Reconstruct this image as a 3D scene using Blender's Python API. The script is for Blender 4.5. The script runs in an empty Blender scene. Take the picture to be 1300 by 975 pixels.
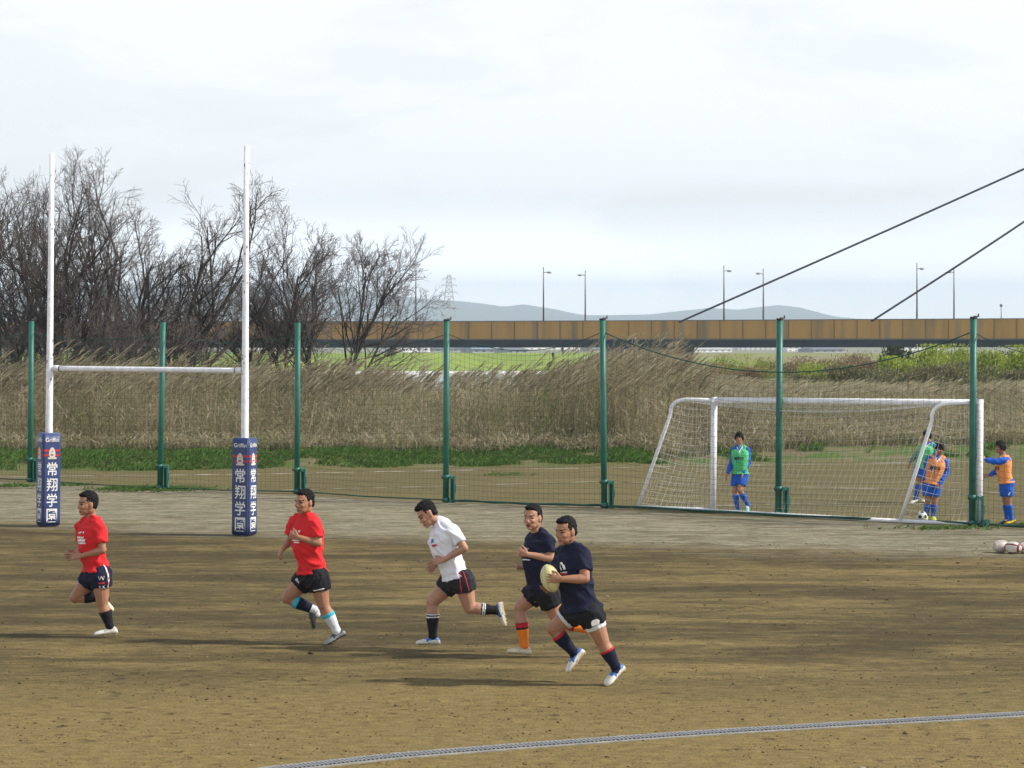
import bpy, bmesh, math, random
import numpy as np
from mathutils import Vector, Matrix, noise
from mathutils.bvhtree import BVHTree

random.seed(7)
RNG = np.random.default_rng(11)
V = Vector
scene = bpy.context.scene
COL = scene.collection
PI = math.pi

# ------------------------------------------------------------------ camera model (photo is 1300 x 975)
F_PX, CAM_H, HORIZON = 3000.0, 3.75, 408.0
TH = math.atan((487.5 - HORIZON) / F_PX)
FWD = V((0, math.cos(TH), -math.sin(TH)))
UPV = V((0, math.sin(TH), math.cos(TH)))


def ray(px, py):
    return FWD + V((1, 0, 0)) * ((px - 650) / F_PX) - UPV * ((py - 487.5) / F_PX)


def at(px, py, y):
    d = ray(px, py)
    return V((0, 0, CAM_H)) + d * (y / d.y)


def gnd(px, py, z=0.0):
    d = ray(px, py)
    return V((0, 0, CAM_H)) + d * ((z - CAM_H) / d.z)


# ------------------------------------------------------------------ materials
MATS = {}


def srgb(r, g, b):
    return tuple(((c / 255) / 12.92 if c / 255 < 0.04045 else ((c / 255 + 0.055) / 1.055) ** 2.4) for c in (r, g, b))


def mat(name, col, rough=0.6, var=0.15, scale=8.0, bump=0.0, bscale=60.0, metal=0.0, stretch=(1, 1, 1), spec=0.4, sss=0.0, detail=4.0, world=False):
    if name in MATS:
        return MATS[name]
    m = bpy.data.materials.new(name)
    m.use_nodes = True
    nt = m.node_tree
    N, L = nt.nodes, nt.links
    b = N['Principled BSDF']
    b.inputs['Roughness'].default_value = rough
    b.inputs['Metallic'].default_value = metal
    b.inputs['Specular IOR Level'].default_value = spec
    if sss:
        b.inputs['Subsurface Weight'].default_value = sss
        b.inputs['Subsurface Radius'].default_value = (0.012, 0.005, 0.003)
        b.inputs['Subsurface Scale'].default_value = 1.0
    tc = N.new('ShaderNodeTexCoord')
    mp = N.new('ShaderNodeMapping')
    mp.inputs['Scale'].default_value = stretch
    if world:
        ge = N.new('ShaderNodeNewGeometry')
        L.new(ge.outputs['Position'], mp.inputs['Vector'])
    else:
        L.new(tc.outputs['Object'], mp.inputs['Vector'])
    nz = N.new('ShaderNodeTexNoise')
    nz.inputs['Scale'].default_value = scale
    nz.inputs['Detail'].default_value = detail
    L.new(mp.outputs['Vector'], nz.inputs['Vector'])
    mx = N.new('ShaderNodeMix')
    mx.data_type = 'RGBA'
    mx.inputs['A'].default_value = (*[c * (1 - var) for c in col], 1)
    mx.inputs['B'].default_value = (*[min(1, c * (1 + var)) for c in col], 1)
    mr = N.new('ShaderNodeMapRange')
    mr.inputs['From Min'].default_value = 0.3
    mr.inputs['From Max'].default_value = 0.7
    L.new(nz.outputs['Fac'], mr.inputs['Value'])
    L.new(mr.outputs['Result'], mx.inputs['Factor'])
    L.new(mx.outputs['Result'], b.inputs['Base Color'])
    if bump:
        n2 = N.new('ShaderNodeTexNoise')
        n2.inputs['Scale'].default_value = bscale
        n2.inputs['Detail'].default_value = 5
        L.new(mp.outputs['Vector'], n2.inputs['Vector'])
        bp = N.new('ShaderNodeBump')
        bp.inputs['Strength'].default_value = bump
        bp.inputs['Distance'].default_value = 0.02
        L.new(n2.outputs['Fac'], bp.inputs['Height'])
        L.new(bp.outputs['Normal'], b.inputs['Normal'])
    MATS[name] = m
    return m


def tone_mat(name, stops, rough=0.7, trans=0.0, spec=0.2):
    """colour picked by a per-plant attribute called tone"""
    m = bpy.data.materials.new(name)
    m.use_nodes = True
    nt = m.node_tree
    N, L = nt.nodes, nt.links
    b = N['Principled BSDF']
    b.inputs['Roughness'].default_value = rough
    b.inputs['Specular IOR Level'].default_value = spec
    at_ = N.new('ShaderNodeAttribute')
    at_.attribute_name = 'tone'
    cr = N.new('ShaderNodeValToRGB')
    el = cr.color_ramp.elements
    while len(el) < len(stops):
        el.new(0.5)
    for e, (p, c) in zip(el, stops):
        e.position = p
        e.color = (*c, 1)
    L.new(at_.outputs['Fac'], cr.inputs['Fac'])
    L.new(cr.outputs['Color'], b.inputs['Base Color'])
    if trans:
        t = N.new('ShaderNodeBsdfTranslucent')
        L.new(cr.outputs['Color'], t.inputs['Color'])
        ms = N.new('ShaderNodeMixShader')
        ms.inputs[0].default_value = trans
        L.new(b.outputs[0], ms.inputs[1])
        L.new(t.outputs[0], ms.inputs[2])
        L.new(ms.outputs[0], N['Material Output'].inputs['Surface'])
    MATS[name] = m
    return m


# ------------------------------------------------------------------ object helpers
def tag(o, label=None, cat=None, group=None, kind=None):
    if label:
        o['label'] = label
    if cat:
        o['category'] = cat
    if group:
        o['group'] = group
    if kind:
        o['kind'] = kind
    return o


def thing(name, label, cat, loc=(0, 0, 0), group=None):
    o = bpy.data.objects.new(name, None)
    o.empty_display_size = 0.2
    o.location = loc
    COL.objects.link(o)
    return tag(o, label, cat, group)


def base_of(parent):
    b = V((0, 0, 0))
    while parent is not None:
        b += parent.location
        parent = parent.parent
    return b


def link_mesh(name, me, mats, parent=None, smooth=False):
    """me is in world coordinates; store relative to the parent chain"""
    o = bpy.data.objects.new(name, me)
    COL.objects.link(o)
    if not isinstance(mats, (list, tuple)):
        mats = [mats]
    mi = np.empty(len(me.polygons), np.int32)
    me.polygons.foreach_get('material_index', mi)
    me.materials.clear()
    for m in mats:
        me.materials.append(m)
    me.polygons.foreach_set('material_index', np.minimum(mi, len(mats) - 1))
    if parent is not None:
        b = base_of(parent)
        me.transform(Matrix.Translation(-b))
        o.parent = parent
    if smooth:
        me.polygons.foreach_set('use_smooth', [True] * len(me.polygons))
    me.update()
    return o


def np_mesh(name, verts, faces, tone=None):
    """verts Nx3, faces MxK numpy arrays (all with K corners)"""
    verts = np.asarray(verts, np.float32)
    faces = np.asarray(faces, np.int32)
    me = bpy.data.meshes.new(name)
    me.vertices.add(len(verts))
    me.vertices.foreach_set('co', verts.ravel())
    k = faces.shape[1]
    me.loops.add(faces.size)
    me.loops.foreach_set('vertex_index', faces.ravel())
    me.polygons.add(len(faces))
    me.polygons.foreach_set('loop_start', np.arange(0, faces.size, k, dtype=np.int32))
    me.update(calc_edges=True)
    me.validate()
    if tone is not None:
        a = me.attributes.new('tone', 'FLOAT', 'POINT')
        a.data.foreach_set('value', np.asarray(tone, np.float32))
    return me


def frame_of(d, hint=V((0, 0, 1))):
    d = d.normalized()
    if abs(d.dot(hint)) > 0.97:
        hint = V((1, 0, 0))
    u = hint.cross(d).normalized()
    return u, d.cross(u).normalized()


class MB:
    """collects shapes in world space, becomes ONE mesh object"""

    def __init__(s):
        s.v, s.f, s.m = [], [], []

    def add(s, vs, fs, mi=0):
        o = len(s.v)
        s.v += [tuple(v) for v in vs]
        s.f += [tuple(i + o for i in f) for f in fs]
        s.m += [mi] * len(fs)

    def box(s, c, size, rot=None, mi=0):
        c = V(c)
        hx, hy, hz = size[0] / 2, size[1] / 2, size[2] / 2
        P = [V((x, y, z)) for z in (-hz, hz) for x, y in ((-hx, -hy), (hx, -hy), (hx, hy), (-hx, hy))]
        if rot is not None:
            P = [rot @ p for p in P]
        s.add([c + p for p in P], [(3, 2, 1, 0), (4, 5, 6, 7), (0, 1, 5, 4), (1, 2, 6, 5), (2, 3, 7, 6), (3, 0, 4, 7)], mi)

    def bar(s, a, b, w, h=None, up=V((0, 0, 1)), mi=0):
        a, b = V(a), V(b)
        h = h or w
        d = (b - a).normalized()
        u, v = frame_of(d, up)
        P = []
        for p in (a, b):
            for i, j in ((-1, -1), (1, -1), (1, 1), (-1, 1)):
                P.append(p + u * (w / 2 * i) + v * (h / 2 * j))
        s.add(P, [(3, 2, 1, 0), (4, 5, 6, 7), (0, 1, 5, 4), (1, 2, 6, 5), (2, 3, 7, 6), (3, 0, 4, 7)], mi)

    def loft(s, st, n=14, mi=0, caps=True):
        """st: list of (centre, U vector, V vector)"""
        vs, fs = [], []
        for c, u, v in st:
            for k in range(n):
                a = 2 * PI * k / n
                vs.append(c + u * math.cos(a) + v * math.sin(a))
        for i in range(len(st) - 1):
            for k in range(n):
                k2 = (k + 1) % n
                fs.append((i * n + k, i * n + k2, (i + 1) * n + k2, (i + 1) * n + k))
        if caps:
            fs.append(tuple(range(n - 1, -1, -1)))
            fs.append(tuple((len(st) - 1) * n + k for k in range(n)))
        s.add(vs, fs, mi)

    def tube(s, pts, rad, n=10, mi=0, caps=True, hint=V((0, 0, 1))):
        pts = [V(p) for p in pts]
        if not isinstance(rad, (list, tuple)):
            rad = [rad] * len(pts)
        st = []
        for i, p in enumerate(pts):
            d = pts[min(i + 1, len(pts) - 1)] - pts[max(i - 1, 0)]
            u, v = frame_of(d, hint)
            st.append((p, u * rad[i], v * rad[i]))
        s.loft(st, n, mi, caps)

    def ell(s, c, ax, n=12, mi=0):
        """ellipsoid with three axis vectors"""
        c = V(c)
        A, B, C = ax
        rows = n // 2 + 1
        vs = [c + C]
        for i in range(1, rows):
            ph = PI * i / rows
            for k in range(n):
                a = 2 * PI * k / n
                vs.append(c + C * math.cos(ph) + (A * math.cos(a) + B * math.sin(a)) * math.sin(ph))
        vs.append(c - C)
        fs = [(0, 1 + k, 1 + (k + 1) % n) for k in range(n)]
        for i in range(rows - 2):
            for k in range(n):
                k2 = (k + 1) % n
                fs.append((1 + i * n + k, 1 + (i + 1) * n + k, 1 + (i + 1) * n + k2, 1 + i * n + k2))
        e = len(vs) - 1
        o = 1 + (rows - 2) * n
        fs += [(o + k, e, o + (k + 1) % n) for k in range(n)]
        s.add(vs, fs, mi)

    def sph(s, c, r, n=12, mi=0):
        s.ell(c, (V((r, 0, 0)), V((0, r, 0)), V((0, 0, r))), n, mi)

    def mesh(s, name='m'):
        me = bpy.data.meshes.new(name)
        me.from_pydata(s.v, [], s.f)
        me.polygons.foreach_set('material_index', s.m)
        me.update()
        return me

    def build(s, name, mats, parent=None, smooth=False):
        me = s.mesh(name)
        o = link_mesh(name, me, mats, parent, smooth)
        return o

    def blob(s, voxel, smooth_it=4, fac=0.5, name='blob'):
        """fuse everything into one continuous surface"""
        me = s.mesh('tmp')
        bm = bmesh.new()
        bm.from_mesh(me)
        bmesh.ops.recalc_face_normals(bm, faces=bm.faces)
        bm.to_mesh(me)
        bm.free()
        o = bpy.data.objects.new('tmp', me)
        COL.objects.link(o)
        r = o.modifiers.new('r', 'REMESH')
        r.mode = 'VOXEL'
        r.voxel_size = voxel
        if smooth_it:
            q = o.modifiers.new('s', 'SMOOTH')
            q.factor = fac
            q.iterations = smooth_it
        dg = bpy.context.evaluated_depsgraph_get()
        out = bpy.data.meshes.new_from_object(o.evaluated_get(dg))
        out.name = name
        bpy.data.objects.remove(o)
        bpy.data.meshes.remove(me)
        return out


def get_co(me):
    a = np.empty(len(me.vertices) * 3, np.float32)
    me.vertices.foreach_get('co', a)
    return a.reshape(-1, 3)


def get_no(me):
    a = np.empty(len(me.vertices) * 3, np.float32)
    me.vertex_normals.foreach_get('vector', a)
    return a.reshape(-1, 3)


def set_co(me, a):
    me.vertices.foreach_set('co', np.asarray(a, np.float32).ravel())
    me.update()


def wrinkle(me, amp, freq, stretch=(1, 1, 1), seed=0.0, ridged=True, floor=-9.0, slant=0.0):
    ca, sa = math.cos(slant), math.sin(slant)
    co, no = get_co(me), get_no(me)
    out = co.copy()
    sx, sy, sz = [freq * q for q in stretch]
    for i, (p, n) in enumerate(zip(co, no)):
        if slant:
            a, c = p[0] * ca + p[2] * sa, p[2] * ca - p[0] * sa
        else:
            a, c = p[0], p[2]
        w = noise.noise(V((a * sx + seed, p[1] * sy, c * sz)))
        w2 = noise.noise(V((a * sx * 2.3 + seed, p[1] * sy * 2.3 + 7, c * sz * 2.3)))
        d = (0.5 - abs(w) * 2 if ridged else w) + 0.5 * w2
        out[i] = p + n * (amp * max(d, floor))
    set_co(me, out)


def bvh_of(me):
    return BVHTree.FromPolygons([v.co.copy() for v in me.vertices], [tuple(p.vertices) for p in me.polygons])


_TXT = {}


def text_mesh(body, bold=0.0):
    key = (body, bold)
    if key in _TXT:
        return _TXT[key]
    c = bpy.data.curves.new('t', 'FONT')
    c.body = body
    c.align_x = 'CENTER'
    c.align_y = 'CENTER'
    c.offset = bold
    c.resolution_u = 3
    o = bpy.data.objects.new('t', c)
    COL.objects.link(o)
    dg = bpy.context.evaluated_depsgraph_get()
    me = bpy.data.meshes.new_from_object(o.evaluated_get(dg))
    vs = [(v.co.x, v.co.y) for v in me.vertices]
    fs = [tuple(p.vertices) for p in me.polygons]
    bpy.data.objects.remove(o)
    bpy.data.curves.remove(c)
    bpy.data.meshes.remove(me)
    xs = [v[0] for v in vs]
    ys = [v[1] for v in vs]
    cx, cy = (min(xs) + max(xs)) / 2, (min(ys) + max(ys)) / 2
    vs = [(x - cx, y - cy) for x, y in vs]
    _TXT[key] = (vs, fs, max(xs) - min(xs), max(ys) - min(ys))
    return _TXT[key]


def decal(name, parts, O, R, U, bvh, m, parent, off=0.004, dist=0.5):
    """flat shapes (list of (verts2d, faces, cx, cy, scale_x, scale_y)) laid on a surface found by ray casting"""
    Fo = R.cross(U).normalized()
    mb = MB()
    for vs, fs, cx, cy, sx, sy in parts:
        P = []
        for x, y in vs:
            p = O + R * (cx + x * sx) + U * (cy + y * sy) + Fo * dist
            h = bvh.ray_cast(p, -Fo, dist * 2)
            P.append(None if h[0] is None else h[0] + (h[1] if h[1].dot(Fo) > 0 else -h[1]) * off)
        o = len(mb.v)
        mp = {}
        for f in fs:
            if all(P[i] is not None for i in f):
                for i in f:
                    if i not in mp:
                        mp[i] = len(mb.v)
                        mb.v.append(tuple(P[i]))
                mb.f.append(tuple(mp[i] for i in f))
                mb.m.append(0)
    if not mb.f:
        return None
    return mb.build(name, m, parent)


def text_part(body, cx, cy, height=None, width=None, bold=0.0, narrow=1.0):
    vs, fs, w, h = text_mesh(body, bold)
    sc = (height / h) if height else (width / w)
    return (vs, fs, cx, cy, sc * narrow, sc)


def grid_part(cx, cy, w, h, nx=4, ny=4, skew=0.0):
    vs = [((i / nx - 0.5) * w + skew * (j / ny - 0.5) * h, (j / ny - 0.5) * h) for j in range(ny + 1) for i in range(nx + 1)]
    fs = [(j * (nx + 1) + i, j * (nx + 1) + i + 1, (j + 1) * (nx + 1) + i + 1, (j + 1) * (nx + 1) + i) for j in range(ny) for i in range(nx)]
    return (vs, fs, cx, cy, 1, 1)


def outline_part(pts, cx, cy, s=1.0):
    return (pts, [tuple(range(len(pts)))], cx, cy, s, s)


# ================================================================== WORLD, SUN, CAMERA
SUN_EL, SUN_AZ = math.radians(40), math.atan2(0.994, -0.13)  # azimuth measured from +Y towards +X
w = bpy.data.worlds.new('World')
scene.world = w
w.use_nodes = True
nt = w.node_tree
N, L = nt.nodes, nt.links
bg = N['Background']
bg.inputs['Strength'].default_value = 0.1
sky = N.new('ShaderNodeTexSky')
sky.sky_type = 'NISHITA'
sky.sun_disc = False
sky.sun_elevation = SUN_EL
sky.sun_rotation = SUN_AZ
sky.air_density = 1.0
sky.dust_density = 1.5
tc = N.new('ShaderNodeTexCoord')
mp = N.new('ShaderNodeMapping')
mp.inputs['Scale'].default_value = (1.0, 1.0, 3.2)
mp.inputs['Location'].default_value = (0.31, 0.12, 0.4)
L.new(tc.outputs['Generated'], mp.inputs['Vector'])
nz = N.new('ShaderNodeTexNoise')
nz.inputs['Scale'].default_value = 6.5
nz.inputs['Detail'].default_value = 7
nz.inputs['Roughness'].default_value = 0.55
nz.inputs['Distortion'].default_value = 0.4
L.new(mp.outputs['Vector'], nz.inputs['Vector'])
cov = N.new('ShaderNodeMapRange')           # thin cloud veil, never fully open
cov.interpolation_type = 'SMOOTHSTEP'
cov.inputs['From Min'].default_value = 0.40
cov.inputs['From Max'].default_value = 0.58
cov.inputs['To Min'].default_value = 0.86
cov.inputs['To Max'].default_value = 1.0
L.new(nz.outputs['Fac'], cov.inputs['Value'])
sep = N.new('ShaderNodeSeparateXYZ')
L.new(tc.outputs['Generated'], sep.inputs[0])
hi = N.new('ShaderNodeMapRange')            # the veil thins out high overhead
hi.inputs['From Min'].default_value = 0.2
hi.inputs['From Max'].default_value = 0.75
hi.inputs['To Min'].default_value = 1.0
hi.inputs['To Max'].default_value = 0.22
L.new(sep.outputs['Z'], hi.inputs['Value'])
mul = N.new('ShaderNodeMath')
mul.operation = 'MULTIPLY'
L.new(cov.outputs['Result'], mul.inputs[0])
L.new(hi.outputs['Result'], mul.inputs[1])
mx = N.new('ShaderNodeMix')
mx.data_type = 'RGBA'
mx.inputs['B'].default_value = (11.4, 11.7, 12.1, 1)
hb = N.new('ShaderNodeMapRange')            # brighter towards the horizon
hb.interpolation_type = 'SMOOTHSTEP'
hb.inputs['From Min'].default_value = 0.0
hb.inputs['From Max'].default_value = 0.055
hb.inputs['To Min'].default_value = 2.3
hb.inputs['To Max'].default_value = 1.0
L.new(sep.outputs['Z'], hb.inputs['Value'])
vm = N.new('ShaderNodeVectorMath')
vm.operation = 'SCALE'
vm.inputs[0].default_value = (9.6, 9.85, 10.2)
L.new(hb.outputs['Result'], vm.inputs['Scale'])
L.new(vm.outputs[0], mx.inputs['B'])
L.new(mul.outputs[0], mx.inputs['Factor'])
L.new(sky.outputs[0], mx.inputs['A'])
L.new(mx.outputs['Result'], bg.inputs['Color'])

sun = bpy.data.lights.new('sun', 'SUN')
sun.energy = 4.8
sun.angle = math.radians(2.5)
sun.color = (1.0, 0.94, 0.86)
so = bpy.data.objects.new('sun', sun)
COL.objects.link(so)
to_sun = V((math.sin(SUN_AZ) * math.cos(SUN_EL), math.cos(SUN_AZ) * math.cos(SUN_EL), math.sin(SUN_EL)))
so.rotation_euler = (-to_sun).to_track_quat('-Z', 'Y').to_euler()
so.location = to_sun * 50

cam = bpy.data.cameras.new('camera')
cam.sensor_fit = 'HORIZONTAL'
cam.sensor_width = 36
cam.lens = 36 * F_PX / 1300
cam.clip_end = 20000
cam.clip_start = 0.5
co = bpy.data.objects.new('camera', cam)
COL.objects.link(co)
co.location = (0, 0, CAM_H)
co.rotation_euler = (PI / 2 - TH, 0, 0)
scene.camera = co
scene.view_settings.view_transform = 'Standard'
scene.view_settings.look = 'None'
scene.view_settings.exposure = 0.15
scene.view_settings.gamma = 1.0
scene.cycles.use_denoising = True
scene.cycles.max_bounces = 6
scene.cycles.transparent_max_bounces = 8
scene.cycles.volume_bounces = 0

# ================================================================== GROUND
FENCE_A, FENCE_B = gnd(38, 612), gnd(1234, 668)


def sstep(a, b, x):
    t = np.clip((x - a) / (b - a), 0, 1)
    return t * t * (3 - 2 * t)


def terrain(X, Y):
    X, Y = np.asarray(X, float), np.asarray(Y, float)
    bank = 100 + 150 * sstep(5, 17, X)
    b0 = 60.6 + 0.20 * X
    rise = 0.32 * sstep(0.2, 2.6, Y - np.clip(b0, 57, 68) + 0.4 * np.sin(X * 0.9) + 0.25 * np.sin(X * 2.3 + 1))
    fall1 = -3.0 * sstep(88, 240, Y) * sstep(5, 17, X)
    z = rise + fall1
    z = np.where(Y > bank, z + (-8.0 - z) * sstep(bank, bank + 28, Y), z)
    far = -8.0 + 1.4 * sstep(470, 488, Y) + 2.7 * sstep(492, 566, Y) - 0.7 * sstep(570, 620, Y)
    z = np.where(Y > 440, far, z)
    return z


def tz(x, y):
    return float(terrain(x, y))


rows = list(np.arange(-20, 56, 8)) + list(np.arange(56, 70, 0.4)) + list(np.arange(70, 140, 4)) + list(np.arange(140, 470, 10)) + \
    list(np.arange(470, 580, 6)) + [600, 640, 700, 800, 1000, 1400, 2000, 3000, 4500, 6500, 8600]
cols = np.linspace(-1, 1, 201)
gv = []
for y in rows:
    xs = cols * (30 + max(0, y) * 0.55)
    zs = terrain(xs, np.full_like(xs, y))
    gv += [(x, y, z) for x, z in zip(xs, zs)]
nc = len(cols)
gf = [(j * nc + i, j * nc + i + 1, (j + 1) * nc + i + 1, (j + 1) * nc + i) for j in range(len(rows) - 1) for i in range(nc - 1)]


def ground_material():
    m = bpy.data.materials.new('packed_dirt')
    m.use_nodes = True
    nt = m.node_tree
    N, L = nt.nodes, nt.links
    b = N['Principled BSDF']
    b.inputs['Roughness'].default_value = 0.92
    b.inputs['Specular IOR Level'].default_value = 0.15
    ge = N.new('ShaderNodeNewGeometry')
    sp = N.new('ShaderNodeSeparateXYZ')
    L.new(ge.outputs['Position'], sp.inputs[0])

    def nzn(scale, detail=5, stretch=(1, 1, 1), rough=0.55, rot=0.0, dist=0.0):
        mp = N.new('ShaderNodeMapping')
        mp.inputs['Scale'].default_value = stretch
        mp.inputs['Rotation'].default_value = (0, 0, rot)
        L.new(ge.outputs['Position'], mp.inputs['Vector'])
        n = N.new('ShaderNodeTexNoise')
        n.inputs['Scale'].default_value = scale
        n.inputs['Detail'].default_value = detail
        n.inputs['Roughness'].default_value = rough
        n.inputs['Distortion'].default_value = dist
        L.new(mp.outputs['Vector'], n.inputs['Vector'])
        return n.outputs['Fac']

    def rng(v, a, b_, c=0.0, d=1.0, smooth=True):
        r = N.new('ShaderNodeMapRange')
        if smooth:
            r.interpolation_type = 'SMOOTHSTEP'
        r.inputs['From Min'].default_value = a
        r.inputs['From Max'].default_value = b_
        r.inputs['To Min'].default_value = c
        r.inputs['To Max'].default_value = d
        L.new(v, r.inputs['Value'])
        return r.outputs['Result']

    def mth(op, a, b_):
        n = N.new('ShaderNodeMath')
        n.operation = op
        for i, x in enumerate((a, b_)):
            if isinstance(x, (int, float)):
                n.inputs[i].default_value = x
            else:
                L.new(x, n.inputs[i])
        return n.outputs[0]

    def mix(f, a, b_):
        n = N.new('ShaderNodeMix')
        n.data_type = 'RGBA'
        L.new(f, n.inputs['Factor'])
        for k, x in (('A', a), ('B', b_)):
            if isinstance(x, tuple):
                n.inputs[k].default_value = (*x, 1)
            else:
                L.new(x, n.inputs[k])
        return n.outputs['Result']

    X, Y = sp.outputs['X'], sp.outputs['Y']
    fine = nzn(38, 5, (1, 1, 1), 0.65)
    grain = nzn(9, 6, (0.6, 1, 1), 0.7)
    streak = nzn(1.0, 6, (0.22, 1.0, 1), 0.66, 0.07, 0.9)
    streak2 = nzn(2.6, 6, (0.16, 1.0, 1), 0.68, -0.05, 0.8)
    mott = nzn(3.2, 6, (0.45, 1.0, 1), 0.72, 0.0, 0.4)
    patch = nzn(0.33, 4, (0.45, 1.0, 1), 0.5, 0.05)
    # dry soil to damp soil on the rugby pitch
    wet = mth('ADD', mth('MULTIPLY', streak, 0.46), mth('ADD', mth('MULTIPLY', patch, 0.35), mth('ADD', mth('MULTIPLY', streak2, 0.18), mth('MULTIPLY', mott, 0.32))))
    wetf = rng(wet, 0.50, 0.74)
    nearf = rng(Y, 20.5, 28)                                    # front of pitch is drier
    wetf = mth('MULTIPLY', wetf, rng(nearf, 0, 1, 0.10, 1.0))
    soil = mix(wetf, (0.215, 0.161, 0.062), (0.068, 0.053, 0.022))
    # pale dusty belt in front of the fence
    belt_line = mth('ADD', Y, mth('ADD', mth('MULTIPLY', X, 0.36), mth('ADD', mth('MULTIPLY', mth('SUBTRACT', patch, 0.5), 4.0), mth('MULTIPLY', mth('SUBTRACT', streak, 0.5), 5.0))))
    belt = rng(belt_line, 39.0, 41.6)
    dust = mix(rng(mth('ADD', mth('MULTIPLY', streak2, 0.45), mth('MULTIPLY', mott, 0.65)), 0.42, 0.70), (0.280, 0.258, 0.180), (0.122, 0.106, 0.062))
    c = mix(belt, soil, dust)
    # football pitch past the net
    past = mth('ADD', Y, mth('MULTIPLY', X, 0.60))
    turf = mix(rng(mth('ADD', mth('MULTIPLY', streak, 0.5), mth('MULTIPLY', grain, 0.5)), 0.38, 0.66), (0.165, 0.138, 0.060), (0.105, 0.090, 0.040))
    c = mix(rng(past, 47.6, 48.6), c, turf)
    # stud marks and scuffs where damp soil is turned up
    vo = N.new('ShaderNodeTexVoronoi')
    vo.inputs['Scale'].default_value = 3.4
    L.new(ge.outputs['Position'], vo.inputs['Vector'])
    where = rng(nzn(0.55, 3, (0.7, 1, 1)), 0.44, 0.60)
    stud = mth('MULTIPLY', rng(mth('ADD', vo.outputs['Distance'], mth('MULTIPLY', mth('SUBTRACT', grain, 0.5), 0.5)), 0.22, 0.08), where)
    c = mix(mth('MULTIPLY', stud, 0.55), c, (0.062, 0.047, 0.022))
    # speckle
    c2 = N.new('ShaderNodeMix')
    c2.data_type = 'RGBA'
    c2.blend_type = 'MULTIPLY'
    c2.inputs['Factor'].default_value = 1.0
    L.new(c, c2.inputs['A'])
    spk = mix(rng(mth('ADD', mth('MULTIPLY', fine, 0.55), mth('MULTIPLY', grain, 0.45)), 0.36, 0.62, 0, 1, False), (0.40, 0.39, 0.38), (1.40, 1.38, 1.34))
    L.new(spk, c2.inputs['B'])
    c = c2.outputs['Result']
    # bank with green, then mud, levee, far plain
    jag = mth('ADD', mth('SUBTRACT', Y, mth('MULTIPLY', X, 0.20)), mth('MULTIPLY', mth('SUBTRACT', nzn(0.8, 4), 0.5), 2.5))
    grassc = mix(rng(nzn(1.5, 4), 0.38, 0.62), (0.160, 0.135, 0.075), (0.080, 0.125, 0.030))
    c = mix(rng(jag, 60.4, 61.4), c, grassc)
    c = mix(rng(Y, 67.5, 69), c, (0.12, 0.10, 0.06))
    field = mix(rng(nzn(0.08, 4), 0.42, 0.6), (0.24, 0.20, 0.10), (0.20, 0.25, 0.06))
    c = mix(rng(Y, 88, 100), c, field)
    stone = mix(rng(nzn(0.5, 3, (1, 0.3, 1)), 0.4, 0.6), (0.30, 0.29, 0.27), (0.75, 0.74, 0.72))
    c = mix(rng(Y, 440, 450), c, stone)
    lev = mix(rng(nzn(0.06, 5, (1, 0.5, 1)), 0.35, 0.65), (0.17, 0.245, 0.030), (0.235, 0.31, 0.045))
    c = mix(rng(Y, 489, 493), c, lev)
    dry = mix(rng(nzn(0.05, 5), 0.38, 0.62), (0.22, 0.19, 0.10), (0.20, 0.24, 0.07))
    c = mix(mth('MULTIPLY', rng(X, 22, 40), rng(Y, 440, 445)), c, dry)
    c = mix(rng(Y, 575, 590), c, (0.22, 0.23, 0.18))
    L.new(c, b.inputs['Base Color'])
    bp = N.new('ShaderNodeBump')
    bp.inputs['Strength'].default_value = 0.9
    bp.inputs['Distance'].default_value = 0.035
    h = mth('ADD', mth('MULTIPLY', fine, 0.35), mth('ADD', mth('MULTIPLY', grain, 0.8), mth('SUBTRACT', mth('MULTIPLY', streak2, 0.6), mth('MULTIPLY', stud, 0.7))))
    L.new(h, bp.inputs['Height'])
    L.new(bp.outputs['Normal'], b.inputs['Normal'])
    return m


gme = bpy.data.meshes.new('ground')
gme.from_pydata(gv, [], gf)
tag(link_mesh('ground', gme, ground_material(), smooth=True), kind='structure')

# river
wm = mat('river_water', (0.10, 0.12, 0.12), rough=0.12, var=0.1, scale=0.02, bump=0.25, bscale=1.2, spec=0.6, world=True)
wme = np_mesh('river', [(-320, 95, -7.0), (320, 95, -7.0), (320, 487, -7.0), (-320, 487, -7.0)], [(0, 1, 2, 3)])
tag(link_mesh('river', wme, wm), kind='structure')

# painted touchlines of the football pitch (worn white lime)
def worn_line_mat():
    m = bpy.data.materials.new('worn_lime')
    m.use_nodes = True
    N, L = m.node_tree.nodes, m.node_tree.links
    b = N['Principled BSDF']
    b.inputs['Roughness'].default_value = 0.95
    ge = N.new('ShaderNodeNewGeometry')
    n = N.new('ShaderNodeTexNoise')
    n.inputs['Scale'].default_value = 2.2
    n.inputs['Detail'].default_value = 6
    L.new(ge.outputs['Position'], n.inputs['Vector'])
    r = N.new('ShaderNodeValToRGB')
    r.color_ramp.elements[0].position = 0.44
    r.color_ramp.elements[0].color = (0.15, 0.125, 0.06, 1)
    r.color_ramp.elements[1].position = 0.62
    r.color_ramp.elements[1].color = (0.42, 0.40, 0.34, 1)
    L.new(n.outputs['Fac'], r.inputs[0])
    L.new(r.outputs[0], b.inputs['Base Color'])
    return m


LIME = worn_line_mat()


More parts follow.
